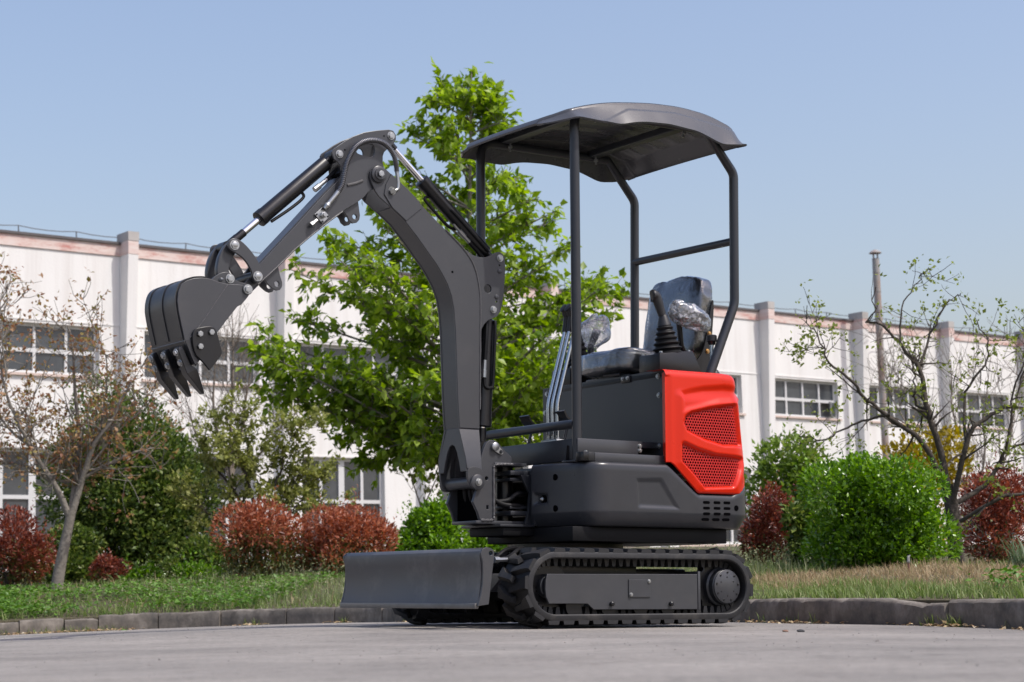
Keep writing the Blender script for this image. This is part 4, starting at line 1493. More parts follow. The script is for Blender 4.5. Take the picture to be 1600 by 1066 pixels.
strip('top_plate', inset_poly(over, .0025, -1), -.0495, .0495, .010, M_GREY, boom, -1)
# weld seam where the boom is joined to its upper casting
step_ = plate('splice_plate', [(.800, 1.566), (.728, 1.625), (.757, 1.662), (.799, 1.694), (.841, 1.724), (.869, 1.743), (.892, 1.700), (.900, 1.660), (.863, 1.611)], .0625, .004, M_GREY, boom, bevel=.001)
for s in (1, -1):
    ps = tube('pivot_boss', [(.926, .058 * s, 1.734), (.926, .070 * s, 1.734), (.926, .072 * s, 1.734)], [.033, .033, .030], M_GREY, boom, 26)
    tube('pin_collar', [(.926, .071 * s, 1.734), (.926, .078 * s, 1.734)], [.022, .022], M_GREY, ps, 20)
    bolt((.926, .078 * s, 1.734), (0, s, 0), .0125, .010, M_ZINC, ps, False)
# flared foot
for s in (1, -1):
    ring = [((.549, .771), (.456, .771), .055), ((.547, .655), (.476, .655), .100), ((.543, .612), (.474, .605), .104)]
    vv, ff = [], []
    for (a, b, y) in ring:
        for (q, yy) in ((a, y), (b, y), (b, y - .012), (a, y - .012)):
            vv.append((q[0], yy * s, q[1]))
    for i in range(2):
        for k in range(4):
            ff.append((i * 4 + k, i * 4 + (k + 1) % 4, i * 4 + 4 + (k + 1) % 4, i * 4 + 4 + k))
    ff += [(0, 1, 2, 3), (8, 9, 10, 11)]
    bm = bmesh.new()
    vs = [bm.verts.new(v) for v in vv]
    for f in ff: bm.faces.new([vs[i] for i in f])
    from_bm('foot_cheek', bm, M_GREY, boom, 20)
    plate('foot_lug', chaikin([(.543, .618), (.474, .618), (.470, .585), (.474, .550), (.492, .530), (.512, .530), (.532, .545), (.541, .575)], 2), .098 * s, .012, M_GREY, boom)
    fb_ = tube('pivot_boss', [(.501, .102 * s, .558), (.501, .117 * s, .558), (.501, .120 * s, .558)], [.030, .030, .024], M_GREY, boom, 24)
    bolt((.501, .120 * s, .558), (0, s, 0), .0115, .010, M_ZINC, fb_)
# front web between the cheeks, with an arched opening
wv = [(-.100, .655), (-.0545, .771), (.0545, .771), (.100, .655), (.100, .600), (.062, .600), (.050, .640), (.034, .680), (.018, .702), (0, .708), (-.018, .702), (-.034, .680), (-.050, .640), (-.062, .600), (-.100, .600)]
fw = plate('foot_web', wv, 0, .010, M_GREY, boom)
fw.data.transform(Matrix(((0, -1, 0, .542), (1, 0, 0, 0), (0, 0, 1, 0), (0, 0, 0, 1))))
pin('foot_tube', .501, .558, -.092, .092, .0235, M_GREY, boom, 24)
for y in (-.02, .012, .035):
    tube('hose', spline([(.44, y, .45), (.47, y * 1.2, .52), (.462, y, .62), (.49, y * .8, .72), (.50, y, .80)], 8), .010, M_HOSE, boom, 8)
# cylinder bracket behind the boom
brk = [(.545, 1.493), (.506, 1.475), (.483, 1.463), (.46, 1.4585), (.437, 1.4585), (.414, 1.464), (.394, 1.474), (.376, 1.484), (.359, 1.489), (.343, 1.483), (.332, 1.468), (.329, 1.424), (.332, 1.375), (.337, 1.321), (.344, 1.277), (.354, 1.245), (.371, 1.225), (.394, 1.215), (.413, 1.206), (.431, 1.189), (.446, 1.165), (.458, 1.125), (.470, 1.30), (.490, 1.40), (.520, 1.455)]
for s in (1, -1):
    bp_ = plate('cylinder_bracket', brk, .050 * s, .010, M_GREY, boom, [circle(.414, 1.334, .0175, 20), circle(.357, 1.434, .004, 8), circle(.372, 1.285, .004, 8)], bevel=.0016)
    if s > 0:
        for (x, z) in ((.356, 1.463), (.388, 1.252)):
            bolt((x, .055, z), (0, 1, 0), .0115, .010, M_ZINC, bp_)
        for (x, z) in ((.357, 1.41), (.372, 1.305)):
            tube('plug', [(x, .054, z), (x, .058, z), (x, .059, z)], [.009, .009, .007], M_GREY, bp_, 14)
wl = [(q[0] - .0008, .0605, q[1]) for q in side[21:34]]
tube('weld_bead', spline(wl, 5), [.0034 + .0007 * math.sin(i * 2.3) for i in range(61)], M_WELD, boom, 6)
tube('pivot_hole', [(.585, .0595, 1.385), (.585, .0605, 1.385)], .005, M_VOID, boom, 10)

# ---- arm -----------------------------------------------------------------------------------------
kn = [(1.125, 1.799), (1.119, 1.811), (1.099, 1.826), (1.068, 1.85), (1.032, 1.873), (.983, 1.896), (.928, 1.911), (.873, 1.922), (.853, 1.920), (.841, 1.905), (.840, 1.887), (.850, 1.869), (.877, 1.845), (.893, 1.829), (.899, 1.812), (.899, 1.788), (.891, 1.757), (.895, 1.715), (.922, 1.688), (.963, 1.663), (.981, 1.641), (1.016, 1.613), (1.074, 1.575), (1.140, 1.524), (1.174, 1.496), (1.226, 1.452), (1.279, 1.405), (1.353, 1.330), (1.404, 1.283), (1.451, 1.236),
      (1.474, 1.214), (1.490, 1.216), (1.500, 1.230), (1.490, 1.252), (1.468, 1.278), (1.424, 1.335), (1.281, 1.491), (1.202, 1.580), (1.150, 1.637), (1.102, 1.686), (1.087, 1.706), (1.081, 1.725), (1.085, 1.748), (1.098, 1.764), (1.115, 1.774)]
kh = [(1.019, 1.81), (1.009, 1.826), (.992, 1.838), (.969, 1.851), (.946, 1.854), (.936, 1.844), (.935, 1.824), (.941, 1.807), (.959, 1.80), (.982, 1.803)]
arm = empty('arm')
arm.parent = ex
for s in (1, -1):
    plate('side_plate', kn, .045 * s, .009, M_GREY, arm, [chaikin(kh, 1)], bevel=.0018)
strip('top_plate', inset_poly(kn[35:41], .003, -1), -.0395, .0395, .010, M_GREY, arm, 1)
strip('under_plate', inset_poly(kn[19:30], .002, 1), -.0395, .0395, .010, M_GREY, arm, 1)
strip('knuckle_web', [(.99, 1.792), (1.03, 1.780), (1.06, 1.755), (1.076, 1.72)], -.0395, .0395, .012, M_DARK, arm, 1)
tube('weld_bead', [(q[0], .0500, q[1]) for q in kn[22:30]], .0032, M_WELD, arm, 6)
tube('weld_bead', spline([(1.056, .050, 1.678), (1.02, .0505, 1.690), (.989, .050, 1.704)], 6), .0055, M_WELD, arm, 7)
for s in (1, -1):
    for (x, z) in ((.864, 1.898), (1.092, 1.795)):
        bolt((x, .0495 * s, z), (0, s, 0), .0125, .010, M_ZINC, arm)
for (x, z) in ((.895, 1.893), (1.068, 1.815)):
    tube('pivot_hole', [(x, .0492, z), (x, .0502, z)], .0036, M_VOID, arm, 8)
lug1 = [(1.070, 1.585), (1.040, 1.602), (1.000, 1.630), (.996, 1.607), (.990, 1.571), (.993, 1.553), (1.004, 1.541), (1.022, 1.536), (1.038, 1.546), (1.045, 1.561)]
lug2 = [(1.395, 1.285), (1.375, 1.303), (1.338, 1.338), (1.330, 1.306), (1.320, 1.28), (1.320, 1.265), (1.329, 1.251), (1.342, 1.247), (1.358, 1.252), (1.378, 1.266)]
for y in (.030, -.030):
    plate('lower_lug', lug1, y, .010, M_GREY, arm, [circle(1.014, 1.563, .0095, 14)])
    plate('lower_lug', lug2, y, .010, M_GREY, arm, [circle(1.343, 1.272, .0105, 14)])
pin('pivot_tube', .926, 1.734, -.05, .05, .032, M_DARK, arm, 20)
vb = plate('valve_plate', [(1.168, 1.578), (1.134, 1.546), (1.165, 1.516), (1.199, 1.548)], .0535, .006, M_ZINC, arm, bevel=.001)
tube('valve_stem', [(1.166, .056, 1.547), (1.166, .070, 1.547), (1.166, .071, 1.547), (1.166, .080, 1.547)], [.012, .012, .008, .008], M_ZINC, vb, 6)
for q in ((1.168, 1.571), (1.142, 1.546), (1.166, 1.523), (1.191, 1.548)):
    bolt((q[0], .0565, q[1]), (0, 1, 0), .004, .004, M_DARK, vb, False)
tube('valve_elbow', [(1.192, .062, 1.525), (1.207, .062, 1.512), (1.208, .062, 1.511), (1.218, .062, 1.503)], [.009, .009, .012, .012], M_ZINC, vb, 6)
hz = [(1.161, 1.572), (1.137, 1.603), (1.111, 1.637), (1.091, 1.675), (1.083, 1.72), (1.075, 1.757), (1.061, 1.79), (1.042, 1.821), (1.01, 1.846), (.970, 1.860), (.924, 1.861), (.888, 1.845), (.862, 1.816), (.850, 1.785), (.844, 1.762), (.840, 1.734), (.837, 1.706), (.841, 1.685), (.864, 1.674)]
hz3 = [(x, .062 + .018 * math.sin(math.pi * min(1, i / 14)), z) for i, (x, z) in enumerate(hz)]
full = spline(hz3, 24)
i0, i1 = int(len(full) * .12), int(len(full) * .79)
coil = full[i0:i1]
tube('spring_hose', coil, [.0082 + .0030 * (1 if (i // 2) % 2 else 0) for i in range(len(coil))], simple('spring_guard', (.20, .20, .21), rough=.38, metal=.9, var=.2, scale=80), arm, 12, angle=20)
tube('hose_end', full[:i0 + 3:4], [.010, .010, .0135, .0135, .010] + [.0105] * max(0, len(full[:i0 + 3:4]) - 5), M_ZINC, arm, 10)
tube('hose_end', full[i1 - 2::4], .0078, M_ZINC, arm, 10)
bolt((.866, .062, 1.676), (.2, 1, -.2), .0125, .016, M_ZINC, arm)

# ---- linkage ---------------------------------------------------------------------------------------
lk_ = [(1.566, 1.395), (1.562, 1.406), (1.553, 1.414), (1.537, 1.418), (1.515, 1.411), (1.496, 1.398), (1.480, 1.384), (1.463, 1.367), (1.447, 1.346), (1.434, 1.327), (1.424, 1.308), (1.419, 1.289), (1.422, 1.275), (1.431, 1.264), (1.444, 1.260), (1.457, 1.264), (1.463, 1.275), (1.466, 1.289), (1.470, 1.304), (1.480, 1.320), (1.493, 1.336), (1.507, 1.349), (1.523, 1.358), (1.539, 1.365), (1.555, 1.370), (1.563, 1.381)]
for s in (1, -1):
    l_ = plate('rocker_link', chaikin(lk_, 1), .073 * s, .012, M_GREY, ex, bevel=.002)
    for (x, z) in ((1.540, 1.392), (1.444, 1.285)):
        bolt((x, .079 * s, z), (0, s, 0), .0145, .007, M_ZINC, l_)
bl_ = [(1.558, 1.402), (1.569, 1.386), (1.580, 1.367), (1.589, 1.345), (1.594, 1.320), (1.596, 1.297), (1.592, 1.275), (1.578, 1.255), (1.560, 1.247), (1.542, 1.252), (1.532, 1.268), (1.540, 1.287), (1.549, 1.297), (1.549, 1.313), (1.543, 1.332), (1.533, 1.352), (1.518, 1.375), (1.512, 1.396), (1.520, 1.411), (1.541, 1.412)]
for s in (1, -1):
    plate('bucket_link', chaikin(bl_, 1), .042 * s, .026, M_GREY, ex, bevel=.002)
    tube('link_spacer', [(1.54, .055 * s, 1.392), (1.54, .068 * s, 1.392)], .021, M_GREY, ex, 18)
pin('link_pin', 1.540, 1.392, -.080, .080, .0125, M_ZINC, ex)
pin('link_pin', 1.444, 1.285, -.080, .080, .0125, M_ZINC, ex)
pin('link_tube', 1.444, 1.285, -.066, .066, .022, M_DARK, ex)

# ---- bucket -----------------------------------------------------------------------------------------
bkt = empty('bucket')
bkt.parent = ex
HB = .142
bo = [(1.776, 1.216), (1.757, 1.231), (1.728, 1.243), (1.694, 1.248), (1.660, 1.246), (1.630, 1.238), (1.600, 1.234), (1.550, 1.236), (1.525, 1.234), (1.509, 1.222), (1.508, 1.203), (1.520, 1.186), (1.539, 1.164), (1.555, 1.155), (1.593, 1.107), (1.631, 1.056), (1.674, .987), (1.712, .930), (1.732, .965), (1.756, 1.013), (1.771, 1.070), (1.784, 1.123), (1.789, 1.158), (1.786, 1.190)]
for s in (1, -1):
    plate('side_plate', bo, (HB - .005) * s, .010, M_GREY, bkt, bevel=.0015)
back = [(1.590, 1.2335), (1.600, 1.2335), (1.630, 1.238), (1.660, 1.246), (1.694, 1.248), (1.728, 1.243), (1.757, 1.231), (1.776, 1.216), (1.786, 1.190), (1.789, 1.158), (1.784, 1.123), (1.771, 1.070), (1.756, 1.013)]
backs = [(q[0], q[2]) for q in spline([(a, 0, b) for a, b in back], 4)]
M_BKT = dusty('bucket_paint', (.028, .0285, .032), amount=.08, rough=.36, var=.10, scale=12, bump=.06, bscale=700, bdist=.0006)
strip('back_sheet', inset_poly(backs, .003, 1), -.1315, .1315, .008, M_BKT, bkt, -1)
for yc_ in (.118, .005, -.112):
    strip('wear_strip', inset_poly(backs[14:-1], .0035, 1), yc_ - .017, yc_ + .017, .0028, M_BKT, bkt, 1)
lip = [(1.7565, 1.016), (1.745, .990), (1.732, .962), (1.718, .935)]
strip('cutting_lip', lip, -.146, .146, .014, M_BKT, bkt, -1)
for y in (-.108, 0.0, .108):
    # adapter shank lying on the lip, then the pointed tip
    d = Vector((1.718 - 1.756, 0, .935 - 1.013)).normalized()
    nrm = Vector((-d.z, 0, d.x))
    if nrm.x < 0: nrm = -nrm
    o_ = Vector((1.755, y, 1.004)) + nrm * .002
    def prism(name, secs, mat, parent):
        bm = bmesh.new()
        rings = []
        for (t, w, h0, h1) in secs:
            c_ = o_ + d * t
            rings.append([bm.verts.new(c_ + Vector((0, sy * w, 0)) + nrm * h) for (sy, h) in ((-1, h0), (1, h0), (1, h1), (-1, h1))])
        for a, b in zip(rings[:-1], rings[1:]):
            for k in range(4): bm.faces.new((a[k], a[(k + 1) % 4], b[(k + 1) % 4], b[k]))
        bm.faces.new(rings[0])
        bm.faces.new(rings[-1][::-1])
        bmesh.ops.bevel(bm, geom=list(bm.edges), offset=.002, segments=1, affect='EDGES')
        return from_bm(name, bm, mat, parent, 30)
    th = prism('tooth', [(0, .016, .004, .020), (.012, .019, .004, .026), (.075, .019, .002, .028), (.098, .021, -.014, .030), (.135, .019, -.012, .018), (.185, .014, -.008, .002), (.190, .012, -.007, -.002)], M_BLACK, bkt)
    for t in (.016, .055):
        bolt(o_ + d * t + nrm * .026, nrm, .0105, .009, M_ZINC, th)
ct = [(1.734, 1.035), (1.731, 1.050), (1.722, 1.060), (1.714, 1.064), (1.690, 1.070), (1.666, 1.074), (1.652, 1.071), (1.643, 1.062), (1.638, 1.050), (1.628, 1.016), (1.619, .990), (1.619, .979), (1.624, .968), (1.643, .943), (1.665, .916), (1.692, .944), (1.717, .965), (1.726, .982), (1.733, 1.009)]
for s in (1, -1):
    cp = plate('side_cutter', ct, (HB + .007) * s, .012, M_BLACK, bkt, bevel=.002)
    for (x, z) in ((1.707, 1.043), (1.663, 1.052), (1.705, .998)):
        bolt((x, (HB + .013) * s, z), (0, s, 0), .0105, .010, M_ZINC, cp, False)
er = [(1.640, 1.245), (1.602, 1.279), (1.576, 1.290), (1.557, 1.290), (1.544, 1.282), (1.536, 1.268), (1.515, 1.258), (1.490, 1.256), (1.472, 1.249), (1.464, 1.234), (1.472, 1.218), (1.500, 1.212), (1.579, 1.222), (1.630, 1.228)]
for s in (1, -1):
    ea = plate('ear_plate', chaikin(er, 1), .066 * s, .012, M_GREY, bkt)
    bolt((1.553, .072 * s, 1.267), (0, s, 0), .0135, .010, M_ZINC, ea)
    tube('grease_nipple', [(1.585, .073 * s, 1.262), (1.595, .080 * s, 1.259)], [.006, .005], M_ZINC, ea, 8)
for s in (1, -1):
    bs = tube('pivot_boss', [(1.517, .060 * s, 1.221), (1.517, .146 * s, 1.221)], .020, M_GREY, bkt, 20)
    bolt((1.517, .146 * s, 1.221), (0, s, 0), .0135, .010, M_ZINC, bs)
tube('weld_bead', spline([(1.595, .1428, 1.231), (1.640, .1428, 1.166), (1.690, .1428, 1.090), (1.738, .1428, 1.028)], 10), [.0016 + .0004 * math.sin(i * 2) for i in range(31)], M_WELD, bkt, 6)
tube('weld_bead', [(1.757, -.14, 1.016), (1.7575, 0, 1.016), (1.757, .14, 1.016)], .004, M_WELD, bkt, 6)

# ---- hydraulic cylinders ------------------------------------------------------------------------------
def cylinder(name, a, b, rb, rr_, t0, t1, flip=False):
    """barrel from a over fraction t0..t1 of the way to b, rod for the rest; a and b are pins"""
    a, b = Vector(a), Vector(b)
    d = (b - a).normalized()
    L_ = (b - a).length
    p0, p1 = a + d * t0 * L_, a + d * t1 * L_
    cyl = tube(name, [p0, p0 + d * .006, p0 + d * .006, p1 - d * .03, p1 - d * .03, p1 - d * .003, p1], [rb * .8, rb, rb, rb, rb * 1.07, rb * 1.07, rb * .9], M_BLACK, ex, 28)
    tube('rod', [p1 - d * .002, b - d * rb * 1.6], rr_, M_CHROME, cyl, 20)
    yv = Vector((0, 1, 0))
    for c_, r_ in ((a, rb * .85), (b, rb * .8)):
        tube('rod_eye', [c_ - yv * .030, c_ + yv * .030], r_, M_BLACK, cyl, 18)
    tube('barrel_neck', [a, p0 + d * .004], rb * .62, M_BLACK, cyl, 14)
    tube('rod_neck', [b - d * rb * 2.2, b], rr_ * 1.25, M_BLACK, cyl, 14)
    return cyl, d, p0, p1
bc, d, p0, p1 = cylinder('bucket_cylinder', (1.092, 0, 1.795), (1.540, 0, 1.392), .0295, .0135, .07, .70)
tube('rod_sleeve', [Vector((1.540, 0, 1.392)) - d * .10, Vector((1.540, 0, 1.392)) - d * .02], .0155, M_BLACK, bc, 16)
perp = Vector((d.z, 0, -d.x))
if perp.z > 0: perp = -perp
tube('oil_pipe', spline([p0 + d * .16 + perp * .028, p0 + d * .17 + perp * .046, p0 + d * .24 + perp * .046, p0 + d * .34 + perp * .036], 5), .0062, M_HOSE, bc, 8)
tube('hose_fitting', [p0 + d * .02 + perp * .052, p0 + d * .08 + perp * .052, p0 + d * .081 + perp * .052, p0 + d * .11 + perp * .051], [.0085, .0085, .0115, .0115], M_ZINC, bc, 8)
tube('oil_hose', spline([p0 + d * .04 + perp * .052, p0 - d * .03 + perp * .05, p0 - d * .06 + perp * .055, Vector((1.06, .01, 1.70)), Vector((1.0, .01, 1.72))], 6), .0088, M_HOSE, bc, 8)
ac, d, p0, p1 = cylinder('arm_cylinder', (.356, 0, 1.463), (.864, 0, 1.898), .0275, .0125, .06, .665)
perp = Vector((-d.z, 0, d.x))
lo = -perp if perp.z > 0 else perp
fw_ = lo * .2 + Vector((0, 1, 0))
fw_.normalize()
pip = [p0 + d * .02 + fw_ * .03, p0 + d * .03 + fw_ * .037, p0 + d * .22 + fw_ * .037, p0 + d * .235 + fw_ * .030]
tube('oil_pipe', spline(pip, 5), .0068, M_HOSE, ac, 8)
q0 = p0 + d * .12 + lo * .034 + Vector((0, .016, 0))
tube('hose_fitting', [q0 + d * .07, q0 + d * .035, q0 + d * .034, q0, q0 - d * .001, q0 - d * .05], [.006, .006, .0115, .0115, .0085, .0085], M_ZINC, ac, 8)
tube('oil_hose', spline([q0 - d * .03, q0 - d * .09, q0 - d * .14 + lo * .012, q0 - d * .18 + lo * .04], 5), .0095, M_HOSE, ac, 8)
tube('oil_pipe', spline([p1 - d * .07 + lo * .02, p1 - d * .06 + lo * .046, p1 - d * .10 + lo * .050, p1 - d * .20 + lo * .050, p1 - d * .24 + lo * .034], 5), .0062, M_HOSE, ac, 8)
bm_c, d, p0, p1 = cylinder('boom_cylinder', (.384, 0, 1.252), (.4105, 0, .700), .0365, .0150, .06, .845)
tube('rod_sleeve', [p1, Vector((.4155, 0, .700))], .0142, M_BLACK, bm_c, 14)
outw = Vector((-1, 0, 0))
tube('oil_pipe', spline([p0 + d * .02 + outw * .018 + Vector((0, .03, 0)), p0 + d * .03 + Vector((-.016, .044, 0)), p0 + d * .25 + Vector((-.016, .044, 0)), p0 + d * .28 + Vector((-.006, .046, 0)), p0 + d * .275 + Vector((.018, .040, 0)), p0 + d * .24 + Vector((.024, .038, 0))], 6), .0062, M_HOSE, bm_c, 8)
tube('hose_fitting', [p0 + d * .24 + Vector((.024, .038, 0)), p0 + d * .21 + Vector((.024, .038, 0)), p0 + d * .209 + Vector((.024, .038, 0)), p0 + d * .16 + Vector((.023, .038, 0))], [.0105, .0105, .0085, .0085], M_ZINC, bm_c, 8)
tube('oil_hose', spline([p0 + d * .17 + Vector((.023, .038, 0)), p0 + d * .08 + Vector((.022, .040, 0)), p0 + d * .01 + Vector((.018, .035, 0))], 5), .009, M_HOSE, bm_c, 8)

# containers inside the excavator become real welded parts
def stem_(o): return o.name.split('.')[0]
def weld(container, names):
    """join the named welded pieces of a container into one mesh that takes the container's place"""
    kids = list(container.children)
    bm = bmesh.new()
    mats = []
    for k in kids:
        if stem_(k) in names:
            me = k.data
            off = len(bm.faces)
            bm.from_mesh(me)
            bm.faces.ensure_lookup_table()
            mt = me.materials[0]
            if mt not in mats: mats.append(mt)
            for f in bm.faces[off:]: f.material_index = mats.index(mt)
    nm = container.name
    parent = container.parent
    container.name = 'old_' + nm
    me = bpy.data.meshes.new(nm)
    bm.to_mesh(me)
    bm.free()
    for mt in mats: me.materials.append(mt)
    me.shade_smooth()
    me.set_sharp_from_angle(angle=R(30))
    o = link(bpy.data.objects.new(nm, me), parent)
    for k in kids:
        if stem_(k) in names:
            for g in list(k.children): g.parent = o
            bpy.data.objects.remove(k)
        else:
            k.parent = o
    bpy.data.objects.remove(container)
    return o
weld(boom, ('side_plate', 'under_plate', 'top_plate', 'foot_cheek', 'foot_web', 'foot_lug'))
weld(arm, ('side_plate', 'under_plate', 'top_plate', 'knuckle_web'))
weld(bkt, ('side_plate', 'back_sheet'))
weld(swp, ('post_plate', 'post_top_plate', 'post_bottom_plate', 'post_back'))
weld(seat, ('seat_slide',))
weld(ar, ('armrest_pad',))
def depth(o):
    k = 0
    while o.parent: o = o.parent; k += 1
    return k
for o in list(bpy.data.objects):
    while depth(o) > 2:
        o.parent = o.parent.parent

# ================================================================== vegetation
def leaf_material(name, cols, rough=.5, trans=.35, spec=.4, var_hue=0.02):
    """leaf: reflects and lets light through; colour differs from leaf to leaf"""
    mm, nt, p = new_mat(name)
    out = nt.nodes['Material Output']
    ge = N(nt, 'ShaderNodeNewGeometry')
    rp = N(nt, 'ShaderNodeValToRGB')
    el = rp.color_ramp.elements
    el[0].position = 0
    el[0].color = (*cols[0], 1)
    el[1].position = 1
    el[1].color = (*cols[-1], 1)
    for i, c in enumerate(cols[1:-1], 1):
        e_ = el.new(i / (len(cols) - 1))
        e_.color = (*c, 1)
    nt.links.new(ge.outputs['Random Per Island'], rp.inputs[0])
    nt.links.new(rp.outputs[0], p.inputs['Base Color'])
    p.inputs['Roughness'].default_value = rough
    p.inputs['Specular IOR Level'].default_value = spec
    tl = N(nt, 'ShaderNodeBsdfTranslucent')
    hs = N(nt, 'ShaderNodeHueSaturation', Saturation=1.1, Value=1.5)
    nt.links.new(rp.outputs[0], hs.inputs['Color'])
    nt.links.new(hs.outputs[0], tl.inputs['Color'])
    mx = N(nt, 'ShaderNodeMixShader')
    mx.inputs[0].default_value = trans
    nt.links.new(p.outputs[0], mx.inputs[1])
    nt.links.new(tl.outputs[0], mx.inputs[2])
    nt.links.new(mx.outputs[0], out.inputs[0])
    return mm

LM_TREE = leaf_material('young_tree_leaf', [(.10, .18, .014), (.18, .275, .020), (.26, .37, .034), (.38, .50, .08)], .40, .5)
LM_DARK = leaf_material('evergreen_leaf', [(.032, .060, .012), (.070, .118, .022), (.13, .19, .036), (.24, .285, .065)], .45, .34)
LM_OLIVE = leaf_material('olive_leaf', [(.13, .155, .032), (.20, .225, .052), (.27, .29, .075), (.35, .36, .13)], .5, .35)
LM_RED = leaf_material('red_shrub_leaf', [(.15, .046, .026), (.28, .080, .042), (.41, .135, .072), (.54, .25, .15)], .38, .38, .5)
LM_REDDK = leaf_material('dark_red_shrub_leaf', [(.085, .022, .014), (.17, .038, .023), (.28, .068, .038), (.40, .14, .085)], .36, .28, .55)
LM_REDG = leaf_material('red_shrub_green_leaf', [(.045, .068, .017), (.085, .12, .028), (.15, .165, .042), (.28, .12, .055)], .38, .22, .5)
LM_BRIGHT = leaf_material('bright_shrub_leaf', [(.048, .115, .008), (.09, .195, .012), (.155, .30, .018), (.25, .42, .04)], .28, .34, .6)
LM_YELLOW = leaf_material('yellow_shrub_leaf', [(.20, .15, .012), (.30, .23, .02), (.40, .31, .03)], .5, .4)
LM_LIME = leaf_material('sapling_leaf', [(.09, .15, .02), (.15, .23, .035), (.22, .31, .06)], .45, .4)
LM_BROWN = leaf_material('dry_leaf', [(.20, .085, .042), (.32, .16, .085), (.22, .20, .045), (.36, .22, .12), (.40, .25, .15)], .6, .35)
LM_BUD = leaf_material('spring_leaf', [(.13, .17, .025), (.20, .25, .04), (.28, .32, .07)], .5, .4)
M_BARKG = simple('grey_bark', (.20, .18, .155), rough=.9, var=.35, scale=14, bump=.7, bscale=45, bdist=.01, spec=.15)
M_BARKD = simple('dark_bark', (.075, .064, .053), rough=.92, var=.35, scale=16, bump=.8, bscale=40, bdist=.01, spec=.15)
M_BARKP = simple('pale_bark', (.36, .34, .32), rough=.88, var=.3, scale=12, bump=.5, bscale=40, bdist=.006, spec=.15)
M_TWIG = simple('twig_bark', (.20, .165, .13), rough=.9, var=.3, scale=14)

LEAF_V = np.array([(0, 0, 0), (0, .5, -.05), (0, 1, -.16), (-.30, .42, .05), (.30, .42, .05)])
LEAF_F = np.array([(0, 1, 3), (1, 2, 3), (0, 4, 1), (1, 4, 2)])
LEAFN_V = LEAF_V * np.array([.62, 1, 1])

def build_leaves(name, pos, dirs, size, mats, parent, mat_idx=None, template=LEAF_V, up_bias=.6, kind=None, seed=1):
    """leaves at pos pointing along dirs (unit), sizes in metres"""
    r_ = np.random.default_rng(seed)
    n = len(pos)
    d = dirs / np.linalg.norm(dirs, axis=1)[:, None]
    upv = np.tile(np.array([0, 0, 1.0]), (n, 1)) * up_bias + r_.normal(0, .5, (n, 3))
    z = upv - (upv * d).sum(1)[:, None] * d
    z /= np.linalg.norm(z, axis=1)[:, None] + 1e-9
    x = np.cross(d, z)
    T = template
    wv = r_.uniform(.8, 1.2, n)
    V = pos[:, None, :] + size[:, None, None] * (T[None, :, 0, None] * wv[:, None, None] * x[:, None, :] + T[None, :, 1, None] * d[:, None, :] + T[None, :, 2, None] * z[:, None, :])
    nv = len(T)
    Fc = (LEAF_F[None] + (np.arange(n) * nv)[:, None, None]).reshape(-1, 3)
    me = bpy.data.meshes.new(name)
    me.vertices.add(n * nv)
    me.vertices.foreach_set('co', V.reshape(-1).astype(np.float32))
    me.loops.add(len(Fc) * 3)
    me.loops.foreach_set('vertex_index', Fc.reshape(-1).astype(np.int32))
    me.polygons.add(len(Fc))
    me.polygons.foreach_set('loop_start', np.arange(0, len(Fc) * 3, 3).astype(np.int32))
    if not isinstance(mats, (list, tuple)): mats = [mats]
    for mt in mats: me.materials.append(mt)
    if mat_idx is not None:
        me.polygons.foreach_set('material_index', np.repeat(mat_idx, len(LEAF_F)).astype(np.int32))
    me.update(calc_edges=True)
    o = link(bpy.data.objects.new(name, me), parent)
    if kind: o['kind'] = kind
    return o

def unit(n, r_):
    v = r_.normal(0, 1, (n, 3))
    return v / np.linalg.norm(v, axis=1)[:, None]

class Wood:
    """collects tapered branches into one mesh"""
    def __init__(s): s.v, s.f = [], []
    def add(s, path, radii, n=6):
        v, f = tube_geo(path, radii, n, True)
        k = len(s.v)
        s.v += v
        s.f += [tuple(i + k for i in q) for q in f]
    def build(s, name, mat, parent): return mesh(name, s.v, s.f, mat, parent, 60)

def bez(a, b, c, n=8):
    a, b, c = (np.array(q, float) for q in (a, b, c))
    return [a * (1 - t) ** 2 + b * 2 * t * (1 - t) + c * t * t for t in np.linspace(0, 1, n)]

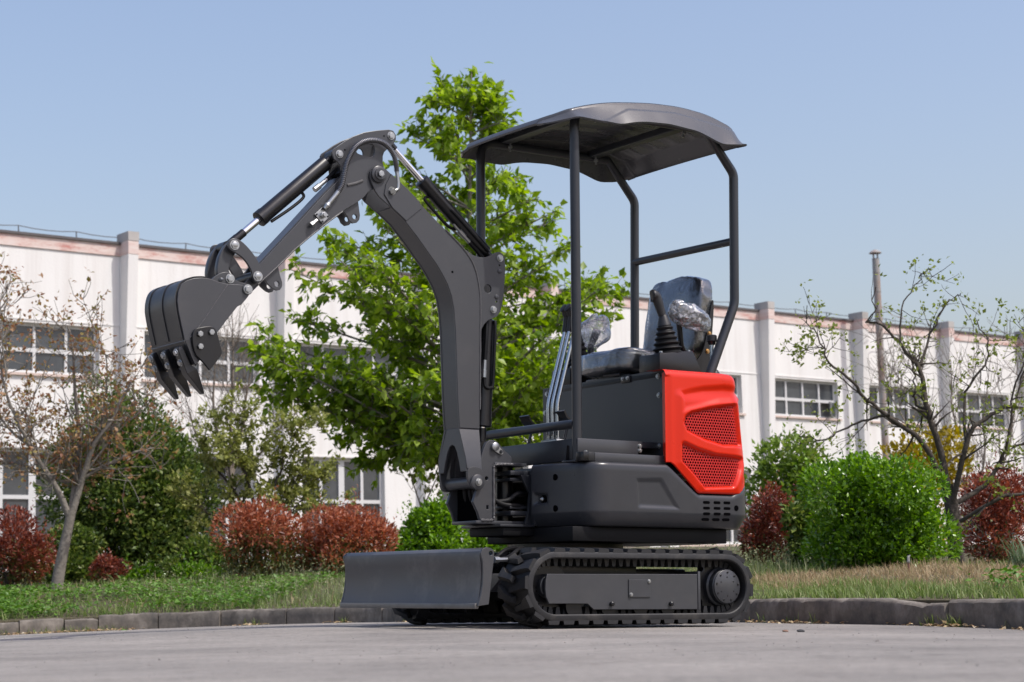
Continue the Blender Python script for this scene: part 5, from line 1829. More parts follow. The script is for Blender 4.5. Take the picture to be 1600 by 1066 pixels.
def shrub(name, label, cat, base, rx, ry, h, n, size, mats, seed, group=None, stems=6, red_top=None, lumps=9, zlow=.04, fill=.35, narrow=False, bark=M_BARKD, point=0.0, low=2):
    """rounded shrub: stems and a crown of leaves massed in lumps with an uneven outline"""
    r_ = np.random.default_rng(seed)
    root = empty(name, base)
    # lumps: overlapping sub-crowns
    cs, rs = [], []
    for i in range(lumps):
        a = r_.uniform(0, 2 * math.pi)
        q = r_.uniform(.15, .82)
        zz = r_.uniform(.22, .84)
        taper = 1 - point * max(0, zz - .35)
        wid = math.sqrt(max(.05, 1 - ((zz - .45) / .62) ** 2)) * taper
        cs.append((rx * q * wid * math.cos(a), ry * q * wid * math.sin(a), h * zz))
        k = r_.uniform(.24, .50)
        rs.append((rx * k, ry * k, h * k * r_.uniform(.5, .75)))
    for i in range(low):
        a = r_.uniform(0, 2 * math.pi)
        q = r_.uniform(.3, .62)
        cs.append((rx * q * math.cos(a), ry * q * math.sin(a), h * r_.uniform(.12, .28)))
        k = r_.uniform(.30, .42)
        rs.append((rx * k, ry * k, h * k * .5))
    cs.append((0, 0, h * .45))
    rs.append((rx * .66, ry * .66, h * .42))
    cs.append((0, 0, h * .72))
    rs.append((rx * .5 * (1 - point * .5), ry * .5 * (1 - point * .5), h * .27))
    cs, rs = np.array(cs), np.array(rs)
    vol = rs.prod(1) ** (2 / 3)
    pick = r_.choice(len(cs), n, p=vol / vol.sum())
    u = unit(n, r_)
    rad = np.where(r_.random(n) < fill, r_.random(n) ** .5, r_.normal(.97, .07, n))
    pos = cs[pick] + u * rs[pick] * rad[:, None]
    nzs = np.sin(pos[:, 0] * 19 + seed) * np.sin(pos[:, 1] * 17 + 2 * seed) * np.sin(pos[:, 2] * 21)
    keep = (pos[:, 2] > zlow * h) & (nzs > -.62)
    pos, u = pos[keep], u[keep]
    d = u * .8 + np.array([0, 0, .45]) + r_.normal(0, .55, pos.shape)
    sz = size * r_.uniform(.65, 1.3, len(pos))
    mi = None
    if red_top is not None:
        t = pos[:, 2] / h + r_.normal(0, .16, len(pos)) + .25 * (np.linalg.norm((pos - [0, 0, h * .45]) / [rx, ry, h * .55], axis=1) - .8)
        mi = np.where(t > red_top, 0, 1)
    # single shoots standing out of the mass
    ns = max(12, int(n / 220))
    sp_, sd_ = [], []
    for i in range(ns):
        k = r_.integers(len(cs))
        uu = unit(1, r_)[0]
        uu[2] = abs(uu[2]) * .8 + .35
        uu /= np.linalg.norm(uu)
        st = cs[k] + uu * rs[k] * .95
        gd = uu * .5 + np.array([0, 0, .8]) + r_.normal(0, .2, 3)
        gd /= np.linalg.norm(gd)
        for q in range(r_.integers(5, 11)):
            sp_.append(st + gd * size * (.5 * q + r_.uniform(-.2, .2)))
            sd_.append(gd * .6 + r_.normal(0, .6, 3))
    sp_, sd_ = np.array(sp_), np.array(sd_)
    pos = np.r_[pos, sp_]
    d = np.r_[d, sd_]
    sz = np.r_[sz, size * r_.uniform(.55, 1.0, len(sp_))]
    if mi is not None: mi = np.r_[mi, np.zeros(len(sp_), int)]
    w = Wood()
    for i in range(stems):
        c = cs[r_.integers(len(cs))]
        a = r_.uniform(0, 6.28)
        b0 = (r_.uniform(0, .06) * math.cos(a), r_.uniform(0, .06) * math.sin(a), -.12)
        w.add(bez(b0, (c[0] * .3, c[1] * .3, c[2] * .5), c * .98, 7), list(np.linspace(.016, .004, 7)), 5)
    w.build('stem', bark, root)
    build_leaves('foliage', pos, d, sz, mats, root, mi, LEAFN_V if narrow else LEAF_V, seed=seed)
    # a few long shoots break the outline
    return tag(root, label, cat, group)

# ---------------- the young broad-leaved tree behind the machine ----------------
def big_tree():
    r_ = np.random.default_rng(21)
    base = np.array([-.39, 16.0, .36])
    root = empty('young_tree', (-.463, 19.0, .43))
    root.scale = (1.1875, 1.1875, 1.1875)
    H = 4.28
    prof_z = np.array([.80, 1.0, 1.35, 1.6, 1.85, 2.15, 2.4, 2.65, 2.95, 3.2, 3.5, 3.75, 4.0, 4.28]) - .0
    L_ = np.array([.90, 1.15, 1.45, 1.88, 1.85, 1.72, 1.62, 1.42, 1.0, .74, .60, .50, .34, .10])
    R_ = np.array([.40, .65, .90, 1.12, 1.32, 1.46, 1.35, 1.02, .90, .74, .57, .46, .36, .10])
    w = Wood()
    tk = [np.array([0, 0, -.15]), np.array([.01, 0, .5]), np.array([.03, 0, 1.2]), np.array([.02, .02, 2.0]), np.array([.05, 0, 2.8]), np.array([.07, 0, 3.5]), np.array([.10, 0, H])]
    tks = spline(tk, 5)
    w.add(tks, list(np.linspace(.048, .006, len(tks))), 10)
    def trunk_at(z):
        q = np.array(tks)
        return np.array([np.interp(z, q[:, 2], q[:, 0]), np.interp(z, q[:, 2], q[:, 1]), z])
    pos, dirs = [], []
    NLIMB = 125
    drawn = [(-1.81, 1.45), (-1.70, 1.55), (-1.65, 1.80), (-1.57, 2.20), (-1.50, 2.58), (-1.24, 2.90), (-1.06, 1.08), (-.87, .92), (-.60, 1.02), (1.27, 2.10), (1.14, 2.45), (.80, 2.98), (.95, 1.72), (.30, 3.95), (.38, 3.75), (-.15, 4.15), (-.45, 3.75), (-1.35, 1.30), (.55, 1.15)]
    for i in range(NLIMB + len(drawn)):
        zt = np.interp((min(i, NLIMB - 1) + r_.random()) / NLIMB, [0, .20, .52, .80, 1], [.80, 1.45, 2.3, 3.2, 4.2])
        az = i * 2.399 + r_.normal(0, .35)
        ca = math.cos(az)
        rad = (np.interp(zt, prof_z, R_) if ca > 0 else np.interp(zt, prof_z, L_)) * abs(ca) + .5 * (np.interp(zt, prof_z, R_) + np.interp(zt, prof_z, L_)) * (1 - abs(ca)) * .85
        rad *= (r_.uniform(.80, 1.05) if r_.random() < .6 else r_.uniform(.40, .8))
        tip = trunk_at(zt) * np.array([1, 1, 0]) + np.array([rad * ca, rad * math.sin(az), zt])
        if i >= NLIMB:
            dx_, zt = drawn[i - NLIMB]
            rad = abs(dx_)
            tip = np.array([dx_, r_.uniform(-.35, .35), zt])
        z0 = max(.75, min(zt - rad * r_.uniform(.25, .7), 3.9))
        st = trunk_at(z0)
        low = zt < 1.5
        mid = st * .45 + tip * .55 + np.array([0, 0, rad * (.30 if low else .04)])
        path = bez(st, mid, tip, 12)
        w.add(path, list(np.linspace(.008 + .010 * rad / 1.5, .003, 12)), 6)
        P = np.array(path)
        nt_ = int((9 + 13 * rad) * (1.35 if zt < 2.7 else 1.0)) + (9 if i >= NLIMB else 0)
        for k in range(nt_):
            t = r_.uniform(.30, 1.0)
            a = P[min(11, int(t * 11))]
            fw = P[min(11, int(t * 11) + 1)] - P[max(0, int(t * 11) - 1)]
            fw /= np.linalg.norm(fw) + 1e-9
            dd_ = fw * .9 + r_.normal(0, .65, 3) + np.array([0, 0, .35])
            dd_ /= np.linalg.norm(dd_)
            ln = r_.uniform(.09, .24)
            e = a + dd_ * ln
            w.add([a, a + dd_ * ln * .5 + np.array([0, 0, .01]), e], [.0035, .0028, .002], 4)
            nl = r_.integers(4, 9)
            for q in range(nl):
                tt = r_.uniform(.35, 1.05)
                p_ = a + dd_ * ln * tt + r_.normal(0, .012, 3)
                ld = dd_ * .55 + r_.normal(0, .6, 3) + np.array([0, 0, -.35])
                pos.append(p_)
                dirs.append(ld)
    for k in range(46):      # leader shoot
        z = r_.uniform(3.7, H + .06)
        pos.append(trunk_at(min(z, H)) + r_.normal(0, .05, 3))
        dirs.append(r_.normal(0, 1, 3) + np.array([0, 0, -.2]))
    pos, dirs = np.array(pos), np.array(dirs)
    sz = r_.uniform(.054, .108, len(pos))
    w.build('trunk', M_BARKG, root)
    build_leaves('crown', pos, dirs, sz, LM_TREE, root, seed=5, up_bias=.9)
    tag(root, 'young bright green broad-leaved tree standing right behind the excavator boom', 'tree')
big_tree()

# ---------------- bare and budding trees from drawn limbs ----------------
def limb_tree(name, label, base, trunk, limbs, seed, leaf_mat, nleaf, leaf_size, bark, twig_len=(.12, .35), twigs=9, sub=3, up=.35, grow=(.6, .25), r_twig=.0035, crook=.05, cluster=3, group=None, long=(.35, .8)):
    """trunk and limbs as polylines (x, y, z, r) relative to base; side branches and twigs grow from the limbs"""
    r_ = np.random.default_rng(seed)
    root = empty(name, base)
    w = Wood()
    ends = []
    def wander(path, amt):
        P = np.array(path)
        k = len(P)
        off = np.cumsum(r_.normal(0, amt, (k, 3)), 0)
        off -= np.linspace(0, 1, k)[:, None] * off[-1] * .5
        return P + off * np.linspace(0, 1, k)[:, None]
    def branch(path, r0, r1, n):
        w.add(list(path), list(np.linspace(r0, r1, len(path))), n)
    def grow_from(P, r0, r1, level):
        L_ = np.linalg.norm(np.diff(P, axis=0), axis=1).sum()
        cnt = int(twigs * L_ * (1.0 if level == 0 else .8)) + 2
        for k in range(cnt):
            t = r_.uniform(.22, 1.0) if level == 0 else r_.uniform(.1, 1.0)
            i = min(len(P) - 2, int(t * (len(P) - 1)))
            a = P[i]
            fw = P[i + 1] - P[i]
            fw = fw / (np.linalg.norm(fw) + 1e-9)
            dd_ = fw * grow[0] + r_.normal(0, .7, 3) * np.array([1, .8, 1]) + np.array([0, 0, up])
            dd_ /= np.linalg.norm(dd_)
            ln = (r_.uniform(*long) if (level == 0 and k % 3 == 0) else r_.uniform(*twig_len)) * (1 - .3 * t)
            e = a + dd_ * ln
            mid = (a + e) / 2 + r_.normal(0, .08 * ln, 3) + np.array([0, 0, -.05 * ln])
            pp = wander(bez(a, mid, e, 6), .035 * ln)
            rr0 = max(r_twig * 1.1, (r0 * (1 - t) + r1 * t) * .5)
            branch(pp, min(rr0, .012), r_twig * .6, 5 if rr0 > .006 else 4)
            if level < sub - 1 and ln > .22:
                grow_from(np.array(pp), rr0, r_twig, level + 1)
            ends.append((pp[-1], dd_))
            if ln > .25: ends.append((pp[3], dd_))
    tr = np.array(spline([q[:3] for q in trunk], 6))
    rr = np.interp(np.linspace(0, 1, len(tr)), np.linspace(0, 1, len(trunk)), [q[3] for q in trunk])
    w.add([tuple(q) for q in tr], list(rr), 10)
    for lb in limbs:
        P = wander(np.array(spline([q[:3] for q in lb], 6)), crook * .2)
        rr = np.interp(np.linspace(0, 1, len(P)), np.linspace(0, 1, len(lb)), [q[3] for q in lb])
        w.add([tuple(q) for q in P], list(rr), 7)
        grow_from(P, rr[0], rr[-1], 0)
    w.build('trunk', bark, root)
    if nleaf and ends:
        pos, dirs = [], []
        for k in range(nleaf):
            e, d_ = ends[r_.integers(len(ends))]
            c = e + r_.normal(0, .02, 3)
            for q in range(r_.integers(1, cluster + 1)):
                pos.append(c + r_.normal(0, leaf_size * .4, 3))
                dirs.append(d_ * .5 + r_.normal(0, .8, 3) + np.array([0, 0, .15]))
        pos, dirs = np.array(pos), np.array(dirs)
        build_leaves('crown', pos, dirs, leaf_size * r_.uniform(.6, 1.3, len(pos)), leaf_mat, root, seed=seed)
    return tag(root, label, 'tree', group)

# brown-leaved tree at the left edge
S = 15.5 / 2968.5
def P2(base_px, Y, pts, rnd, dy=.25):
    """pixel-free helper: metres right and up of the base, with a depth offset"""
    return [(x, y, z, r) for (x, y, z, r) in pts]
limb_tree('leafless_tree', 'grey-trunked tree with sparse brown leaves at the left edge', (-3.756, 15.5, .24),
    [(0, 0, -.1, .055), (.04, 0, .20, .047), (.10, 0, .50, .040), (.135, 0, .68, .038)],
    [[(.12, 0, .62, .030), (.02, -.05, .88, .024), (-.15, -.1, 1.18, .018), (-.30, -.15, 1.55, .012), (-.40, -.2, 2.05, .006)],
     [(.13, 0, .66, .028), (.14, .1, .95, .022), (.17, .15, 1.3, .018), (.10, .2, 1.75, .012), (.02, .2, 2.2, .006)],
     [(.14, 0, .66, .032), (.22, 0, .92, .026), (.33, -.05, 1.2, .02), (.52, -.1, 1.5, .014), (.66, -.15, 1.75, .007)],
     [(.23, 0, .95, .02), (.42, .1, 1.05, .015), (.66, .15, 1.12, .010), (.84, .2, 1.14, .005)],
     [(.02, -.05, .88, .018), (-.22, .05, 1.05, .013), (-.46, .1, 1.12, .009), (-.62, .1, 1.25, .005)],
     [(-.15, -.1, 1.18, .014), (-.42, 0, 1.42, .010), (-.58, 0, 1.8, .006), (-.50, 0, 2.35, .004)],
     [(.30, 0, 1.15, .014), (.36, .1, 1.5, .010), (.40, .1, 1.9, .006), (.34, .1, 2.15, .004)],
     [(-.35, -.2, 1.75, .009), (-.38, -.2, 2.1, .006), (-.36, -.2, 2.52, .003)],
     [(.45, -.1, 1.4, .011), (.62, 0, 1.42, .008), (.80, 0, 1.55, .004)]],
    31, LM_BROWN, 2300, .040, M_BARKG, twigs=11, sub=3, up=.45, r_twig=.0032)

limb_tree('bare_tree', 'leafless grey tree with fine upright twigs below the bucket', (-3.30, 22.0, .55),
    [(0, 0, -.1, .045), (.02, 0, .5, .04), (.0, 0, 1.15, .034)],
    [[(0, 0, 1.0, .026), (-.15, 0, 1.55, .020), (-.22, 0, 2.1, .012), (-.15, 0, 2.75, .006)],
     [(0, 0, 1.0, .026), (.10, .1, 1.5, .020), (.18, .1, 2.1, .012), (.30, .1, 2.8, .005)],
     [(.0, 0, 1.1, .022), (.02, -.1, 1.7, .016), (.06, -.1, 2.4, .010), (.02, -.1, 3.0, .005)],
     [(.02, 0, .95, .020), (.35, .1, 1.35, .014), (.62, .1, 1.7, .008), (.85, .1, 2.2, .004)],
     [(.02, 0, .9, .018), (-.30, .1, 1.3, .012), (-.50, .1, 1.8, .007), (-.55, .1, 2.3, .004)]],
    33, LM_BUD, 0, .03, M_TWIG, twigs=6, sub=3, up=.75, twig_len=(.2, .5), r_twig=.003)

# gnarled tree at the right
limb_tree('gnarled_tree', 'gnarled dark-branched tree with few fresh leaves at the right', (2.803, 12.2, .19),
    [(0, 0, -.1, .058), (-.01, 0, .18, .050), (-.01, .02, .40, .046), (-.03, .02, .58, .043)],
    [[(-.03, 0, .52, 0.0266), (-.07, 0, .79, 0.0222), (-.14, 0, 1.06, 0.0178), (-.17, .05, 1.34, 0.0133), (-.27, .1, 1.50, 0.0089), (-.42, .1, 1.65, 0.0052), (-.44, .1, 1.88, 0.0030)],
     [(-.05, 0, .56, 0.0222), (-.19, -.05, .83, 0.0178), (-.40, -.1, 1.03, 0.0141), (-.60, -.15, 1.20, 0.0104), (-.76, -.2, 1.36, 0.0067), (-.81, -.2, 1.49, 0.0044), (-.88, -.2, 1.66, 0.0022)],
     [(-.17, .05, 1.34, 0.0104), (-.07, .1, 1.53, 0.0074), (.05, .1, 1.66, 0.0052), (.18, .1, 1.72, 0.0030)],
     [(-.27, .1, 1.50, 0.0074), (-.25, .1, 1.72, 0.0052), (-.14, .1, 1.90, 0.0037), (-.05, .1, 2.02, 0.0022)],
     [(-.02, 0, .44, 0.0207), (.07, -.1, .78, 0.0170), (.16, -.1, .97, 0.0141), (.38, -.1, 1.10, 0.0096), (.60, -.1, 1.16, 0.0052)],
     [(.0, .02, .45, 0.0192), (.18, .1, .55, 0.0163), (.33, .1, .66, 0.0133), (.42, .1, .82, 0.0104), (.44, .1, 1.05, 0.0074), (.55, .1, 1.35, 0.0044), (.62, .1, 1.55, 0.0030)],
     [(.07, -.1, .78, 0.0118), (.12, 0, 1.12, 0.0089), (.24, 0, 1.40, 0.0067), (.26, 0, 1.66, 0.0037)],
     [(-.40, -.1, 1.03, 0.0096), (-.58, 0, 1.00, 0.0074), (-.76, 0, .92, 0.0052), (-.92, 0, .93, 0.0030)],
     [(-.14, 0, 1.06, 0.0089), (-.25, .05, 1.10, 0.0074), (-.30, .05, 1.20, 0.0059), (-.27, .05, 1.36, 0.0037)],
     [(.02, -.05, .34, 0.0148), (.22, -.2, .46, 0.0118), (.42, -.2, .48, 0.0081), (.66, -.2, .58, 0.0044)],
     [(.42, .1, .82, 0.0089), (.60, .1, .88, 0.0067), (.80, .1, 1.02, 0.0037)],
     [(.38, -.1, 1.10, 0.0074), (.44, -.15, 1.32, 0.0052), (.52, -.15, 1.52, 0.0030)]],
    35, LM_BUD, 1300, .030, M_BARKD, twigs=15, sub=3, up=.10, twig_len=(.07, .22), r_twig=.0024, crook=.10, long=(.16, .42), cluster=3)

limb_tree('bare_shrub', 'thin grey leafless bush between the flue pipe and the white wall', (4.6, 20.0, .45),
    [(0, 0, -.1, .03), (.0, 0, .3, .026)],
    [[(0, 0, .2, .018), (-.2 + .18 * k, .1 * (k % 2), .9, .012), (-.5 + .3 * k, .1, 1.5, .008), (-.75 + .42 * k, .1, 2.1, .003)] for k in range(5)],
    37, LM_BUD, 60, .03, M_TWIG, twigs=6, sub=3, up=.8, twig_len=(.2, .5), r_twig=.0028)

limb_tree('sapling', 'slender sapling with a few pale leaves beside the boom foot', (-.92, 19.0, .45),
    [(0, 0, -.1, .012), (.02, 0, .4, .010), (.0, 0, .7, .008)],
    [[(0, 0, .5, .008), (-.10, 0, .85, .006), (-.16, 0, 1.25, .003)], [(0, 0, .6, .008), (.12, 0, .9, .006), (.24, 0, 1.12, .003)]],
    39, LM_OLIVE, 110, .065, M_TWIG, twigs=7, sub=2, up=.4, twig_len=(.08, .2), r_twig=.003)

limb_tree('olive_tree', 'small loose olive-green tree behind the red shrubs', (-2.72, 20.0, .46),
    [(0, 0, -.1, .04), (-.02, 0, .35, .034), (0, 0, .6, .03)],
    [[(0, 0, .45, .022), (-.25 , .1, .9, .016), (-.5, .1, 1.2, .008), (-.62, .1, 1.4, .004)],
     [(0, 0, .5, .022), (-.05, -.1, .95, .016), (-.2, -.1, 1.35, .010), (-.30, -.1, 1.6, .004)],
     [(0, 0, .55, .022), (.15, 0, .9, .016), (.25, 0, 1.2, .010), (.22, 0, 1.5, .004)],
     [(0, 0, .5, .020), (.25, .1, .75, .014), (.42, .1, .95, .008), (.52, .1, 1.15, .004)],
     [(0, 0, .4, .018), (.25, -.1, .55, .012), (.40, -.1, .68, .007), (.50, -.1, .8, .004)],
     [(0, 0, .4, .018), (-.4, .0, .6, .012), (-.66, 0, .85, .006)]],
    41, LM_OLIVE, 4200, .052, M_BARKD, twigs=10, sub=3, up=.4, twig_len=(.10, .30), r_twig=.003, cluster=3)

ol = bpy.data.objects['olive_tree']
ol.location = (-2.285, 16.8, .35)
ol.scale = (.86, .86, .86)
# ---------------- shrubs ----------------
shrub('evergreen_shrub', 'tall dark evergreen shrub behind the leaning grey trunk', 'shrub', (-3.80, 19.0, .40), .92, .75, 1.88, 38000, .050, LM_DARK, 51, stems=10, lumps=18, low=9, point=.45, fill=.3)
shrub('red_shrub', 'clipped dark red shrub cut off by the left edge', 'shrub', (-4.36, 16.5, .27), .40, .40, .74, 11000, .040, [LM_REDDK, LM_REDG], 52, 'red-leaved shrubs', red_top=.22, narrow=True)
shrub('red_shrub', 'red shrub with green lower leaves, left of the other red one', 'shrub', (-2.16, 16.0, .30), .42, .42, .64, 12000, .040, [LM_RED, LM_REDG], 53, 'red-leaved shrubs', red_top=.50, narrow=True)
shrub('red_shrub', 'wide red shrub rising just behind the dozer blade', 'shrub', (-1.36, 16.0, .31), .50, .42, .61, 13000, .040, [LM_RED, LM_REDG], 54, 'red-leaved shrubs', red_top=.28, narrow=True)
shrub('red_shrub', 'small low dark red shrub beside the leaning grey trunk', 'shrub', (-3.72, 17.3, .30), .22, .2, .30, 2600, .038, [LM_REDDK, LM_REDG], 55, 'red-leaved shrubs', stems=3, red_top=.3, narrow=True, lumps=4)
shrub('red_shrub', 'small red shrub close behind the machine rear', 'shrub', (1.66, 12.5, .25), .22, .25, .52, 5000, .034, [LM_REDDK, LM_REDG], 56, 'red-leaved shrubs', red_top=.15, narrow=True)
shrub('red_shrub', 'broad dark red shrub at the right edge behind the gnarled trunk', 'shrub', (3.28, 12.9, .22), .40, .40, .62, 12000, .032, [LM_REDDK, LM_REDG], 57, 'red-leaved shrubs', red_top=.15, narrow=True)
shrub('green_shrub', 'big glossy bright green shrub right of the machine', 'shrub', (2.16, 11.5, .19), .47, .46, .70, 32000, .031, LM_BRIGHT, 58, stems=10, lumps=18, low=4, fill=.3)
shrub('green_shrub', 'green shrub seen between the blade and the boom foot', 'shrub', (-.78, 18.0, .46), .46, .35, .56, 9000, .045, LM_BRIGHT, 59, stems=6, lumps=8)
shrub('green_shrub', 'narrow dark green shrub between the red and the big bright one', 'shrub', (1.83, 12.1, .22), .14, .16, .42, 1800, .05, LM_DARK, 60, stems=4, lumps=4)
shrub('green_shrub', 'low green shrub glimpsed beneath the boom foot above the blade', 'shrub', (-.22, 17.4, .44), .34, .3, .34, 3500, .045, LM_BRIGHT, 67, stems=4, lumps=6)
shrub('yellow_shrub', 'yellow-flowering shrub behind the big bright green one', 'shrub', (3.40, 16.0, .36), .40, .35, 1.10, 4500, .05, LM_YELLOW, 61, stems=6, lumps=8)
shrub('light_green_shrub', 'loose light green shrub behind the machine rear', 'shrub', (2.15, 15.0, .34), .40, .35, 1.02, 3600, .055, LM_LIME, 62, stems=9, lumps=12, fill=.6)
shrub('low_green_plant', 'low bright green plant under the dark evergreen, left of two', 'shrub', (-3.28, 16.9, .31), .20, .2, .17, 1200, .045, LM_BRIGHT, 63, 'low plants under the evergreen', stems=3, lumps=4)
shrub('low_green_plant', 'low bright green plant beside the red shrub, right of two', 'shrub', (-2.80, 16.6, .31), .22, .2, .17, 1300, .045, LM_BRIGHT, 64, 'low plants under the evergreen', stems=3, lumps=4)

shrub('dark_shrub', 'low dark green shrub filling the gap left of the rusty red one', 'shrub', (-2.95, 18.0, .34), .36, .3, .42, 5000, .045, LM_DARK, 65, stems=4, lumps=6, low=4)
shrub('dark_shrub', 'low dark green shrub behind the leaning trunk near the left edge', 'shrub', (-4.32, 18.4, .34), .42, .3, .60, 6500, .045, LM_DARK, 66, stems=4, lumps=6, low=4)

# ---------------- iris clump and sprinkler ----------------
def blades(name, n, base, spread, length, width, mat, parent, seed, lean=.5):
    r_ = np.random.default_rng(seed)
    verts, fc = [], []
    for i in range(n):
        b = np.array(base) + np.array([r_.normal(0, spread), r_.normal(0, spread), 0])
        az = r_.uniform(0, 6.28)
        ln = length * r_.uniform(.6, 1.1)
        le = lean * r_.uniform(.2, 1.2)
        sd_ = np.array([-math.sin(az), math.cos(az), 0]) * width
        k = len(verts)
        for t in (0, .35, .7, 1):
            c = b + np.array([math.cos(az) * le * t * t * ln, math.sin(az) * le * t * t * ln, ln * t * (1 - .25 * le * t)])
            wd = (1 - t) ** .6
            verts += [c - sd_ * wd, c + sd_ * wd]
        for q in range(3):
            fc.append((k + 2 * q, k + 2 * q + 1, k + 2 * q + 3, k + 2 * q + 2))
    return mesh(name, verts, fc, mat, parent, 0)
LM_IRIS = leaf_material('iris_leaf', [(.08, .12, .06), (.13, .18, .09), (.18, .23, .13)], .5, .3)
ir = empty('iris_clump', (2.66, 10.0, .17))
blades('leaf_fan', 60, (0, 0, 0), .05, .24, .006, LM_IRIS, ir, 3, .9)
tag(ir, 'clump of long grey-green sword leaves at the right edge', 'plant')
spk = empty('sprinkler', (2.102, 10.3, .16))
tube('riser_pipe', [(0, 0, -.02), (0, 0, .09)], .006, simple('rusty_pipe', (.20, .10, .07), rough=.8, var=.3, scale=60), spk, 8)
tube('spray_head', [(0, 0, .09), (0, 0, .10), (0, 0, .101), (.002, 0, .125), (.012, 0, .132)], [.007, .011, .008, .007, .003], simple('grey_plastic', (.30, .29, .28), rough=.6), spk, 10)
tag(spk, 'small garden sprinkler on a rusty riser before the big green shrub', 'sprinkler')

# ---------------- grass, ground cover, litter ----------------
def on_verge(s, d):
    b = np.array([kerb_at(q) for q in s])
    nn_ = np.array([kerb_n(q) for q in s])
    xy = b[:, :2] + nn_ * d[:, None]
    return xy
def field(name, n, srange, drange, length, width, mat, seed, dpow=1.0, lean=.7, mask=None, mat_stiff=0, kindname='stuff'):
    r_ = np.random.default_rng(seed)
    s = r_.uniform(*srange, n)
    d = drange[0] + (drange[1] - drange[0]) * r_.random(n) ** dpow
    xy = on_verge(s, d)
    nz_ = np.sin(s * 5.1 + 1.7 * np.sin(d * 4 + seed)) + np.sin(d * 6.3 + s * 2.2 + seed) + r_.normal(0, .8, n)
    if mask is not None:
        k = nz_ > mask
        s, d, xy, nz_ = s[k], d[k], xy[k], nz_[k]
    n = len(s)
    z = np.minimum(verge_z(xy[:, 0], xy[:, 1]), .66)
    az = r_.uniform(0, 2 * math.pi, n)
    ln = length * r_.uniform(.35, 1.15, n) * (1 + .12 * nz_)
    ln = np.clip(ln, length * .2, length * 1.8)
    le = lean * r_.uniform(.1, 1.3, n)
    base = np.c_[xy, z - .01]
    o_ = np.c_[np.cos(az), np.sin(az)]
    sdv = np.c_[-o_[:, 1], o_[:, 0], np.zeros(n)] * (width * r_.uniform(.6, 1.3, n))[:, None]
    V = []
    for t, wd in ((0, 1.0), (.5, .8), (1, 0)):
        c = base + np.c_[o_ * (le * t * t * ln)[:, None], ln * t * (1 - .3 * le * t)]
        V.append((c - sdv * wd) if t < 1 else c)
        if t < 1: V.append(c + sdv * wd)
    V = np.stack(V, 1)           # n,5,3
    F_ = np.array([(0, 1, 3), (0, 3, 2), (2, 3, 4)])
    Fc = (F_[None] + (np.arange(n) * 5)[:, None, None]).reshape(-1, 3)
    me = bpy.data.meshes.new(name)
    me.vertices.add(n * 5)
    me.vertices.foreach_set('co', V.reshape(-1).astype(np.float32))
    me.loops.add(len(Fc) * 3)
    me.loops.foreach_set('vertex_index', Fc.reshape(-1).astype(np.int32))
    me.polygons.add(len(Fc))
    me.polygons.foreach_set('loop_start', np.arange(0, len(Fc) * 3, 3).astype(np.int32))
    me.materials.append(mat)
    me.update(calc_edges=True)
    o = link(bpy.data.objects.new(name, me))
    o['kind'] = 'stuff'
    return o
LM_GRASS = leaf_material('grass_blade', [(.10, .16, .035), (.15, .22, .055), (.20, .26, .085), (.28, .30, .13)], .55, .35)
LM_DRY = leaf_material('dry_grass_blade', [(.26, .18, .10), (.34, .25, .14), (.40, .31, .19), (.20, .20, .08)], .65, .3)
LM_WEED = leaf_material('weed_stalk', [(.16, .20, .08), (.24, .27, .13), (.33, .34, .20)], .6, .35)
LM_CLOVER = leaf_material('clover_leaf', [(.06, .145, .016), (.095, .20, .024), (.15, .28, .038)], .45, .25)
sL, sR = joints[0] - 1.6, j2[-1] + 1.2
sM = (joints[-1] + j2[0]) / 2
gL = field('verge_grass', 34000, (sL, sM), (.09, 3.4), .078, .0036, LM_GRASS, 3, 1.0)
tag(gL, 'green grass and weeds growing on the verge behind the kerb', 'grass')
g_ = field('verge_grass', 12000, (sM, sR), (.09, .75), .065, .003, LM_GRASS, 4, .9)
tag(g_, 'short green grass along the right-hand kerb', 'grass')
g_ = field('dry_grass', 16000, (sM, sR), (.45, 2.2), .075, .0028, LM_DRY, 5, 1.0, lean=1.1)
tag(g_, 'dry tan grass behind the right-hand kerb', 'grass')
g_ = field('dry_grass', 5000, (sL + 1, sM), (.3, 3.2), .10, .003, LM_DRY, 6, 1.0, lean=1.1, mask=.6)
tag(g_, 'patchy straw-coloured grass on the left verge', 'grass')
g_ = field('flowering_weeds', 5200, (kerb_s(-2.6, 13.6), sM), (.25, 2.6), .17, .002, LM_WEED, 7, 1.0, lean=.35)
tag(g_, 'thin pale seeding weeds standing in the left verge grass', 'weeds')
# seed heads of the weeds
r_ = np.random.default_rng(8)
s_ = r_.uniform(kerb_s(-2.9, 13.6), sM, 5200)
d_ = r_.uniform(.2, 2.6, 5200)
xy = on_verge(s_, d_)
pz = verge_z(xy[:, 0], xy[:, 1]) + r_.uniform(.05, .19, 5200)
sh_ = build_leaves('seed_heads', np.c_[xy, pz], unit(5200, r_) + np.array([0, 0, .4]), r_.uniform(.010, .022, 5200), LM_WEED, None, seed=9, kind='stuff')
tag(sh_, 'tiny pale seed heads of the verge weeds', 'weeds')
def cover(name, label, n, srange, drange, size, seed, h=.09, mat=LM_CLOVER):
    r_ = np.random.default_rng(seed)
    s = r_.uniform(*srange, n)
    d = r_.uniform(*drange, n)
    xy = on_verge(s, d)
    m_ = np.sin(s * 4.2 + seed) + np.sin(d * 5 + s * 3) + r_.normal(0, .5, n) > -.8
    xy = xy[m_]
    n = len(xy)
    z = verge_z(xy[:, 0], xy[:, 1]) + h * r_.random(n) ** .6
    dr = np.c_[r_.normal(0, 1, (n, 2)), r_.normal(.1, .3, n)]
    o = build_leaves(name, np.c_[xy, z], dr, size * r_.uniform(.6, 1.3, n), mat, None, seed=seed, up_bias=1.2, kind='stuff')
    return tag(o, label, 'ground cover')
